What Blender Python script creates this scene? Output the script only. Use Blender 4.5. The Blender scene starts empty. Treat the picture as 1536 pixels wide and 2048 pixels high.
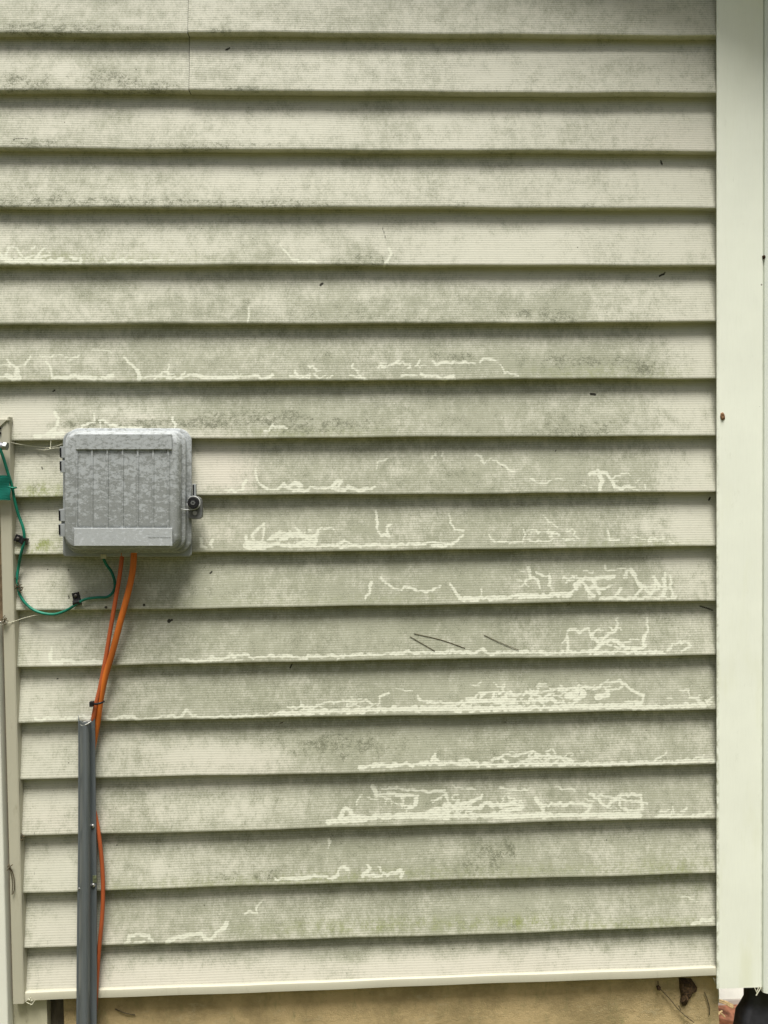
import bpy, bmesh, math, random
import numpy as np
from mathutils import Vector, Matrix, noise as mnoise
R_ = math.radians
random.seed(7)
scene = bpy.context.scene
COL = scene.collection

# ------------------------------------------------------------------ camera
F = 1538.0                       # focal length in photo pixels (1536 x 2048)
PITCH, YAW, ROLL, DIST, CAMZ = 0.02794, 0.03314, -0.01215, 1.38501, 0.81727
_f = np.array([math.sin(YAW)*math.cos(PITCH), math.cos(YAW)*math.cos(PITCH), -math.sin(PITCH)])
_r0 = np.array([math.cos(YAW), -math.sin(YAW), 0.0]); _u0 = np.cross(_r0, _f)
RT = math.cos(ROLL)*_r0 + math.sin(ROLL)*_u0
UP = -math.sin(ROLL)*_r0 + math.cos(ROLL)*_u0
CPOS = np.array([0.0, -DIST, CAMZ])
cam = bpy.data.cameras.new('camera'); co = bpy.data.objects.new('camera', cam); COL.objects.link(co)
m = Matrix(((RT[0], UP[0], -_f[0], CPOS[0]), (RT[1], UP[1], -_f[1], CPOS[1]), (RT[2], UP[2], -_f[2], CPOS[2]), (0, 0, 0, 1)))
co.matrix_world = m
cam.sensor_fit = 'VERTICAL'; cam.sensor_height = 36; cam.sensor_width = 27; cam.lens = 36*F/2048
cam.clip_start = 0.02; cam.clip_end = 500
scene.camera = co

# ------------------------------------------------------------------ light
SUN_EL, SUN_AZ = 71.0, 4.0       # azimuth: degrees to the right of straight out from the wall
w = bpy.data.worlds.new('World'); scene.world = w; w.use_nodes = True
nt = w.node_tree; bg = nt.nodes['Background']
sky = nt.nodes.new('ShaderNodeTexSky'); sky.sky_type = 'NISHITA'; sky.sun_disc = False
sky.sun_elevation = R_(SUN_EL); sky.sun_rotation = R_(180 - SUN_AZ)
sky.air_density = 1.0; sky.dust_density = 6.0; sky.ozone_density = 0.4
nt.links.new(sky.outputs[0], bg.inputs[0]); bg.inputs[1].default_value = 0.05
sun = bpy.data.lights.new('sun', 'SUN'); sun.energy = 3.0; sun.angle = R_(24); sun.color = (1.0, 0.985, 0.93)
so = bpy.data.objects.new('sun', sun); COL.objects.link(so)
d = Vector((math.sin(R_(SUN_AZ))*math.cos(R_(SUN_EL)), -math.cos(R_(SUN_AZ))*math.cos(R_(SUN_EL)), math.sin(R_(SUN_EL))))
so.rotation_euler = d.to_track_quat('Z', 'Y').to_euler(); so.location = (0, -3, 5)
scene.view_settings.view_transform = 'Standard'; scene.view_settings.look = 'None'
scene.view_settings.gamma = 1; scene.view_settings.exposure = 1.0
scene.view_settings.use_curve_mapping = False

# ------------------------------------------------------------------ helpers
def ray(px, py):
    return _f*1.0 + RT*((px-768)/F) - UP*((py-1024)/F)
def P(px, py, Y=0.0):            # photo pixel -> point on the vertical plane y = Y
    r = ray(px, py); t = (Y - CPOS[1])/r[1]; q = CPOS + r*t
    return (q[0], Y, q[2])
def G(px, py, Z):                # photo pixel -> point on a level plane
    r = ray(px, py); t = (Z - CPOS[2])/r[2]; q = CPOS + r*t
    return (q[0], q[1], Z)
def tag(o, label=None, cat=None, group=None, kind=None):
    if label: o['label'] = label
    if cat: o['category'] = cat
    if group: o['group'] = group
    if kind: o['kind'] = kind
    return o
def thing(name, label, cat, loc=(0, 0, 0), group=None):
    o = bpy.data.objects.new(name, None); COL.objects.link(o); o.location = loc
    o.empty_display_size = 0.05
    return tag(o, label, cat, group)
def link(name, me, parent=None):
    o = bpy.data.objects.new(name, me); COL.objects.link(o)
    if parent is not None:
        o.parent = parent
        o.matrix_parent_inverse = Matrix.Translation(-world_loc(parent))
    return o
def world_loc(o):
    v = Vector(o.location)
    while o.parent is not None:
        v = v + o.matrix_parent_inverse.translation; o = o.parent; v = v + Vector(o.location)
    return v
def build(name, verts, faces, mat, parent=None, smooth=False, bevel=0, autosmooth=None):
    me = bpy.data.meshes.new(name); me.from_pydata([tuple(v) for v in verts], [], faces); me.update()
    bm = bmesh.new(); bm.from_mesh(me)
    bmesh.ops.recalc_face_normals(bm, faces=bm.faces)
    if bevel:
        ed = [e for e in bm.edges if len(e.link_faces) == 2 and e.calc_face_angle(0) > 0.6]
        bmesh.ops.bevel(bm, geom=ed, offset=bevel, segments=2, affect='EDGES', profile=0.6)
    bm.to_mesh(me); bm.free()
    mats = mat if isinstance(mat, (list, tuple)) else [mat]
    for q in mats: me.materials.append(q)
    if smooth:
        for p in me.polygons: p.use_smooth = True
        if autosmooth: me.set_sharp_from_angle(angle=R_(autosmooth))
    return link(name, me, parent)
class MB:                        # collects solids for ONE mesh object
    def __init__(s): s.v = []; s.f = []
    def add(s, vs, fs):
        n = len(s.v); s.v += [tuple(v) for v in vs]; s.f += [tuple(i+n for i in f) for f in fs]; return s
    def box(s, x0, x1, y0, y1, z0, z1):
        return s.add([(x0,y0,z0),(x1,y0,z0),(x1,y1,z0),(x0,y1,z0),(x0,y0,z1),(x1,y0,z1),(x1,y1,z1),(x0,y1,z1)],
                     [(0,3,2,1),(4,5,6,7),(0,1,5,4),(1,2,6,5),(2,3,7,6),(3,0,4,7)])
    def quadbox(s, pts, y0, y1):  # pts: outline [(x,z)...] extruded between y0 (front) and y1
        n = len(pts)
        vs = [(x, y0, z) for x, z in pts] + [(x, y1, z) for x, z in pts]
        fs = [tuple(range(n)), tuple(range(2*n-1, n-1, -1))] + [(i, i+n, (i+1) % n+n, (i+1) % n) for i in range(n)]
        return s.add(vs, fs)
    def tube(s, pts, r, n=10, cap=True, flat=1.0):
        pts = [Vector(p) for p in pts]; rs = r if isinstance(r, (list, tuple)) else [r]*len(pts)
        up = Vector((0, -1, 0)); base = len(s.v); vs = []; fs = []
        for i, p in enumerate(pts):
            t = (pts[min(i+1, len(pts)-1)] - pts[max(i-1, 0)]).normalized()
            a = up - t*up.dot(t)
            if a.length < 1e-3: a = Vector((1, 0, 0)) - t*t.x
            a.normalize(); b = t.cross(a); 
            for k in range(n):
                th = 2*math.pi*k/n
                vs.append(p + (a*math.cos(th)*flat + b*math.sin(th))*rs[i])
        for i in range(len(pts)-1):
            for k in range(n):
                fs.append((i*n+k, i*n+(k+1) % n, (i+1)*n+(k+1) % n, (i+1)*n+k))
        if cap: fs += [tuple(range(n)), tuple(range((len(pts)-1)*n, len(pts)*n))[::-1]]
        return s.add(vs, fs)
    def disc(s, c, r, y0, y1, n=20, dome=0):   # cylinder facing -y
        vs = []; fs = []
        rings = [(r, y1), (r, y0)] + ([(r*0.8, y0-dome*0.6), (r*0.4, y0-dome)] if dome else [])
        for rr, yy in rings:
            for k in range(n):
                th = 2*math.pi*k/n; vs.append((c[0]+rr*math.cos(th), yy, c[1]+rr*math.sin(th)))
        for i in range(len(rings)-1):
            for k in range(n): fs.append((i*n+k, i*n+(k+1) % n, (i+1)*n+(k+1) % n, (i+1)*n+k))
        fs.append(tuple(range((len(rings)-1)*n, len(rings)*n))); fs.append(tuple(range(n))[::-1])
        return s.add(vs, fs)
    def out(s, name, mat, parent=None, **k): return build(name, s.v, s.f, mat, parent, **k)
def catmull(pts, sub=8):
    pts = [np.array(p, float) for p in pts]; q = [2*pts[0]-pts[1]] + pts + [2*pts[-1]-pts[-2]]; o = []
    for i in range(1, len(q)-2):
        for j in range(sub):
            t = j/sub; a, b, c, d_ = q[i-1], q[i], q[i+1], q[i+2]
            o.append(0.5*((2*b)+(-a+c)*t+(2*a-5*b+4*c-d_)*t*t+(-a+3*b-3*c+d_)*t**3))
    o.append(pts[-1]); return [tuple(x) for x in o]
def rrect(x0, x1, z0, z1, r, n=6, square_bottom=False):
    o = []
    for cx, cz, a0, sq in ((x1-r, z1-r, 0, 0), (x0+r, z1-r, 90, 0), (x0+r, z0+r, 180, square_bottom), (x1-r, z0+r, 270, square_bottom)):
        for k in range(n+1):
            th = R_(a0+90*k/n)
            if sq: o.append((cx+r*(1 if math.cos(R_(a0+45)) > 0 else -1)*(1-1e-3*k), cz-r*(1-1e-3*(n-k)))) 
            else: o.append((cx+r*math.cos(th), cz+r*math.sin(th)))
    return o

# ------------------------------------------------------------------ materials
def srgb(r, g, b):
    f = lambda c: (c/255/12.92 if c/255 <= 0.04045 else ((c/255+0.055)/1.055)**2.4)
    return (f(r), f(g), f(b), 1)
class NT:
    def __init__(s, name):
        s.m = bpy.data.materials.new(name); s.m.use_nodes = True; s.t = s.m.node_tree; s.b = s.t.nodes['Principled BSDF']
        s.b.inputs['Specular IOR Level'].default_value = 0.3
    def n(s, ty, **k):
        nd = s.t.nodes.new(ty)
        for a, v in k.items(): setattr(nd, a, v)
        return nd
    def put(s, sock, v):
        if hasattr(v, 'default_value') or isinstance(v, bpy.types.NodeSocket): s.t.links.new(v, sock)
        else: sock.default_value = v
    def math(s, op, a, b=0.0, c=None, clamp=False):
        nd = s.n('ShaderNodeMath', operation=op, use_clamp=clamp); s.put(nd.inputs[0], a); s.put(nd.inputs[1], b)
        if c is not None: s.put(nd.inputs[2], c)
        return nd.outputs[0]
    def mix(s, fac, a, b, blend='MIX'):
        nd = s.n('ShaderNodeMix', data_type='RGBA', blend_type=blend); s.put(nd.inputs[0], fac); s.put(nd.inputs[6], a); s.put(nd.inputs[7], b)
        return nd.outputs[2]
    def coords(s, scale=(1, 1, 1), obj=True):
        tc = s.n('ShaderNodeTexCoord'); mp = s.n('ShaderNodeMapping'); mp.inputs['Scale'].default_value = scale
        s.t.links.new(tc.outputs['Object'], mp.inputs[0]); return mp.outputs[0]
    def noise(s, vec, scale, detail=4, rough=0.6, dist=0.0):
        nd = s.n('ShaderNodeTexNoise'); s.put(nd.inputs['Vector'], vec); nd.inputs['Scale'].default_value = scale
        nd.inputs['Detail'].default_value = detail; nd.inputs['Roughness'].default_value = rough; nd.inputs['Distortion'].default_value = dist
        return nd.outputs['Fac']
    def step(s, v, a, b, t0=0.0, t1=1.0):
        nd = s.n('ShaderNodeMapRange', interpolation_type='SMOOTHSTEP'); s.put(nd.inputs[0], v); nd.inputs[1].default_value = a; nd.inputs[2].default_value = b
        nd.inputs[3].default_value = t0; nd.inputs[4].default_value = t1; return nd.outputs[0]
    def attr(s, name): return s.n('ShaderNodeAttribute', attribute_name=name).outputs['Fac']
    def bump(s, h, strength=0.3, dist=0.001):
        nd = s.n('ShaderNodeBump'); nd.inputs['Strength'].default_value = strength; nd.inputs['Distance'].default_value = dist
        s.put(nd.inputs['Height'], h); s.t.links.new(nd.outputs[0], s.b.inputs['Normal'])
    def base(s, c, rough=0.6, metal=0.0):
        s.put(s.b.inputs['Base Color'], c); s.put(s.b.inputs['Roughness'], rough); s.b.inputs['Metallic'].default_value = metal; return s.m
def plain(name, c, rough=0.6, var=0.25, scale=60, metal=0.0, dirt=None, bump=0.15, stretch=(1, 1, 1), dirtamt=(0.55, 0.75)):
    t = NT(name); v = t.coords(stretch); n1 = t.noise(v, scale, 5)
    dark = tuple(x*(1-var) for x in c[:3])+(1,); lite = tuple(min(1, x*(1+var*0.6)) for x in c[:3])+(1,)
    col = t.mix(t.step(n1, 0.3, 0.7), dark, lite)
    if dirt:
        n2 = t.noise(v, scale*0.35, 8, 0.72); col = t.mix(t.step(n2, *dirtamt), col, dirt)
    t.bump(n1, bump, 0.001)
    return t.base(col, rough, metal)

VINYL = (0.545, 0.54, 0.45, 1)
def siding_material(name='weathered vinyl'):
    t = NT(name); v = t.coords(); 
    tr = t.attr('trail'); film = t.attr('film'); grime = t.attr('grime'); green = t.attr('green'); spot_gapshade = t.attr('spot_gapshade'); vv = t.attr('lapv'); pink = t.attr('pink')
    # fine moulded ridges across the face
    wob = t.noise(t.coords((3, 3, 60)), 1.2, 2)
    ph = t.math('MULTIPLY', t.math('ADD', vv, t.math('MULTIPLY', wob, 0.0012)), 2*math.pi/0.0043)
    ridge = t.math('MULTIPLY_ADD', t.math('SINE', ph), 0.5, 0.5)
    broken = t.noise(t.coords((8, 8, 250)), 4, 3)            # horizontally drawn-out grain
    fine = t.noise(v, 420, 3, 0.75)
    mott = t.noise(t.coords((1.25, 1, 0.8)), 52, 8, 0.8)      # vertical-ish mottling of the film
    streak = t.noise(t.coords((1.0, 1, 0.35)), 330, 5, 0.85)
    big = t.noise(v, 6, 4, 0.55)
    # algae film
    ff = t.math('ADD', film, t.math('MULTIPLY_ADD', mott, 2.1, -1.05))
    ff = t.math('ADD', ff, t.math('MULTIPLY_ADD', fine, 0.8, -0.4))
    ff = t.math('ADD', ff, t.math('MULTIPLY_ADD', streak, 1.2, -0.6))
    ff = t.math('ADD', ff, t.math('MULTIPLY_ADD', ridge, -0.30, 0.15))
    ff = t.math('ADD', ff, t.math('MULTIPLY_ADD', big, 1.3, -0.65)); ff = t.math('ADD', ff, t.math('MULTIPLY_ADD', t.noise(t.coords((0.7, 1, 1.3)), 17, 5, 0.6), 1.1, -0.55))
    ff = t.step(ff, 0.0, 1.0)
    # trails of grazed-off film: distance field with a ragged edge
    rag = t.math('MULTIPLY_ADD', t.noise(t.coords((1, 1, 1.6)), 330, 4, 0.75), 0.0036, -0.0018)
    rag2 = t.math('MULTIPLY_ADD', ridge, -0.0012, 0.0006)
    td = t.math('ADD', t.math('ADD', tr, rag), rag2)
    lace = t.step(t.math('ADD', t.noise(t.coords((1, 1, 1.8)), 170, 4, 0.75), t.math('MULTIPLY', ridge, 0.10)), 0.34, 0.58, 0.40, 0.95)
    keep = t.math('SUBTRACT', 1.0, t.math('MULTIPLY', t.step(td, 0.0012, -0.0010), lace))
    ff = t.math('MULTIPLY', ff, keep)
    clean = t.mix(pink, VINYL, (0.59, 0.555, 0.475, 1))
    clean = t.mix(t.math('MULTIPLY', t.math('SUBTRACT', 1.0, keep), 0.8), clean, (0.66, 0.675, 0.56, 1))
    filmc = t.mix(t.step(big, 0.35, 0.65), (0.25, 0.26, 0.185, 1), (0.325, 0.332, 0.25, 1))
    col = t.mix(t.math('MULTIPLY', ff, 0.9), clean, filmc)
    sp = t.noise(t.coords((1, 1, 1.3)), 150, 8, 0.85)
    gf = t.math('MULTIPLY', green, t.step(t.math('ADD', t.math('MULTIPLY', mott, 0.7), t.math('MULTIPLY', sp, 0.6)), 0.55, 0.85))
    col = t.mix(t.math('MULTIPLY', gf, keep), col, (0.25, 0.28, 0.11, 1))
    # dark mildew specks
    sp = t.noise(t.coords((1, 1, 1.3)), 150, 8, 0.85)
    sp2 = t.noise(v, 48, 5, 0.7)
    sp3 = t.noise(t.coords((1, 1, 1.4)), 420, 5, 0.85)
    gm = t.math('ADD', t.math('ADD', t.math('MULTIPLY', sp, 0.45), t.math('MULTIPLY', sp2, 0.25)), t.math('MULTIPLY', sp3, 0.30))
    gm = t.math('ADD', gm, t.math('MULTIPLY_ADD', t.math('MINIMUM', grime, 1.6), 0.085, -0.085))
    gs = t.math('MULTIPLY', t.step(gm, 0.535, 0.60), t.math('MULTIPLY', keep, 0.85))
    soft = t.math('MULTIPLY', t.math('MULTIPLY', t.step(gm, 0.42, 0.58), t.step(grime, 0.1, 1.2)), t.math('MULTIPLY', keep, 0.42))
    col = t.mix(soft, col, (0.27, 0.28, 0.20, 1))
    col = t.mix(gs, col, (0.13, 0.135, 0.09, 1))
    fs = t.math('MULTIPLY', t.step(t.math('ADD', sp3, t.math('MULTIPLY_ADD', sp2, 0.5, -0.25)), 0.52, 0.64), t.math('MULTIPLY', t.math('MULTIPLY_ADD', ff, 0.55, 0.14), keep))
    col = t.mix(fs, col, (0.16, 0.17, 0.115, 1))
    # ridge valleys drawn darker, in broken runs
    rv = t.math('MULTIPLY', t.step(ridge, 0.45, 0.0), t.math('MULTIPLY_ADD', broken, 0.42, -0.09), clamp=True)
    col = t.mix(rv, col, (0.22, 0.22, 0.14, 1))
    # stray pepper specks anywhere
    vor = t.n('ShaderNodeTexVoronoi'); t.put(vor.inputs['Vector'], v); vor.inputs['Scale'].default_value = 55
    pe = t.math('LESS_THAN', vor.outputs['Distance'], t.math('MULTIPLY', t.step(t.n('ShaderNodeSeparateColor').outputs[0], 0, 1), 0)) 
    sepc = t.n('ShaderNodeSeparateColor'); t.t.links.new(vor.outputs['Color'], sepc.inputs[0])
    pr = t.math('MULTIPLY', t.step(sepc.outputs[0], 0.90, 1.0), 0.075)
    pe = t.math('LESS_THAN', vor.outputs['Distance'], pr)
    col = t.mix(t.math('MULTIPLY', pe, 0.7), col, (0.06, 0.055, 0.035, 1))
    sd = t.step(t.math('ADD', spot_gapshade, t.math('MULTIPLY_ADD', fine, 0.0030, -0.0015)), 0.0005, -0.0006)
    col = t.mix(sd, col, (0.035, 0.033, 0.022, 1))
    h = t.math('ADD', ridge, t.math('ADD', t.math('MULTIPLY', broken, 0.8), t.math('MULTIPLY', fine, 0.5)))
    t.bump(h, 0.3, 0.0004)
    t.b.inputs['Specular IOR Level'].default_value = 0.25
    return t.base(col, 0.62)
M_SIDE = siding_material()
def trim_material(name, c, dirtc=(0.30, 0.31, 0.2, 1), lo=0.60, hi=0.85, amt=0.45):
    t = NT(name); v = t.coords((1, 1, 0.35)); n1 = t.noise(v, 70, 7, 0.75); n2 = t.noise(t.coords(), 9, 4); n3 = t.noise(t.coords((1, 1, 0.1)), 300, 3)
    col = t.mix(t.step(n2, 0.3, 0.7), tuple(x*0.95 for x in c[:3])+(1,), c)
    col = t.mix(t.math('MULTIPLY', t.step(n3, 0.4, 0.8), 0.04), col, dirtc)
    col = t.mix(t.math('MULTIPLY', t.step(n1, lo, hi), amt), col, dirtc)
    t.bump(n1, 0.12, 0.001)
    return t.base(col, 0.5)
def post_material():
    m_ = trim_material('cream vinyl post with grimy seam', (0.82, 0.85, 0.74, 1), amt=0.35); nt_ = m_.node_tree; t = NT.__new__(NT); t.m = m_; t.t = nt_; t.b = nt_.nodes['Principled BSDF']
    src = t.b.inputs['Base Color'].links[0].from_socket
    sx = t.n('ShaderNodeSeparateXYZ'); nt_.links.new(t.coords(), sx.inputs[0])
    e0 = P(1433.5, 1000, -0.006)[0]; e1 = P(1527, 1000, -0.006)[0]
    n1 = t.noise(t.coords((1, 1, 0.5)), 130, 6, 0.8); n2 = t.noise(t.coords((1, 1, 0.25)), 14, 4)
    lft = t.step(sx.outputs[0], e0+0.007, e0, 0, 1); rgt = t.step(sx.outputs[0], e1-0.006, e1, 0, 0.6)
    low = t.step(sx.outputs[2], 1.3, 0.1, 0.15, 1)
    g = t.math('MULTIPLY', t.math('MULTIPLY', t.math('MAXIMUM', lft, rgt), low), t.step(n1, 0.42, 0.62, 0, 0.75))
    col = t.mix(t.math('MULTIPLY', t.step(n2, 0.5, 0.7, 0, 0.35), low), src, (0.66, 0.68, 0.46, 1)); col = t.mix(g, col, (0.22, 0.23, 0.12, 1))
    vor = t.n('ShaderNodeTexVoronoi'); t.put(vor.inputs['Vector'], t.coords()); vor.inputs['Scale'].default_value = 34
    sc_ = t.n('ShaderNodeSeparateColor'); nt_.links.new(vor.outputs['Color'], sc_.inputs[0])
    pe = t.math('LESS_THAN', vor.outputs['Distance'], t.math('MULTIPLY', t.step(sc_.outputs[0], 0.8, 1.0), 0.06)); col = t.mix(t.math('MULTIPLY', pe, 0.8), col, (0.08, 0.07, 0.04, 1))
    nt_.links.new(col, t.b.inputs['Base Color']); return m_
M_POST = trim_material('cream vinyl post', (0.82, 0.85, 0.74, 1), amt=0.35)
M_TRIM = trim_material('cream vinyl trim', (0.44, 0.425, 0.33, 1), (0.2, 0.18, 0.11, 1), 0.55, 0.8, 0.5)

# ------------------------------------------------------------------ the wall
ED_R = [72,188,303,416,530,644,757,871,983,1093,1202,1310,1419,1530,1637,1746,1853]
ED_L = [(0,65),(0,180),(0,296),(0,413),(0,530),(0,648),(0,764),(0,880),(20,995),(22,1110),(25,1222),(30,1334),(33,1447),(37,1560),(41,1672),(44,1786),(47,1898)]
LAP = 0.1016
edges = []                       # (z at x=-0.65, z at x=0.65) of every drip edge, course 1..17
for r, (lx, ly) in zip(ED_R, ED_L):
    a = P(lx, ly); b = P(1430, r); s = (b[2]-a[2])/(b[0]-a[0])
    edges.append((a[2]+s*(-0.65-a[0]), a[2]+s*(0.65-a[0])))
def edge_z(k, x):                # k = 1..17 measured, <1 above the frame, 18 = foot of the wall
    if k < 1: e = (edges[0][0]+LAP*(1-k), edges[0][1]+LAP*(1-k))
    elif k > 17: e = (edges[16][0]-LAP*(k-17), edges[16][1]-LAP*(k-17))
    else: e = edges[k-1]
    xx = np.clip(x, -2.4, 0.7); return e[0]+(e[1]-e[0])*(xx+0.65)/1.3
X_J, X_POST = -0.612, 0.6495
def wob(x, k, amp=1.0):
    return amp*(0.0007*np.sin(x*5.1+k*1.7)+0.0005*np.sin(x*13.3+k*3.1)+0.0003*np.sin(x*31+k*5.3))

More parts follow.
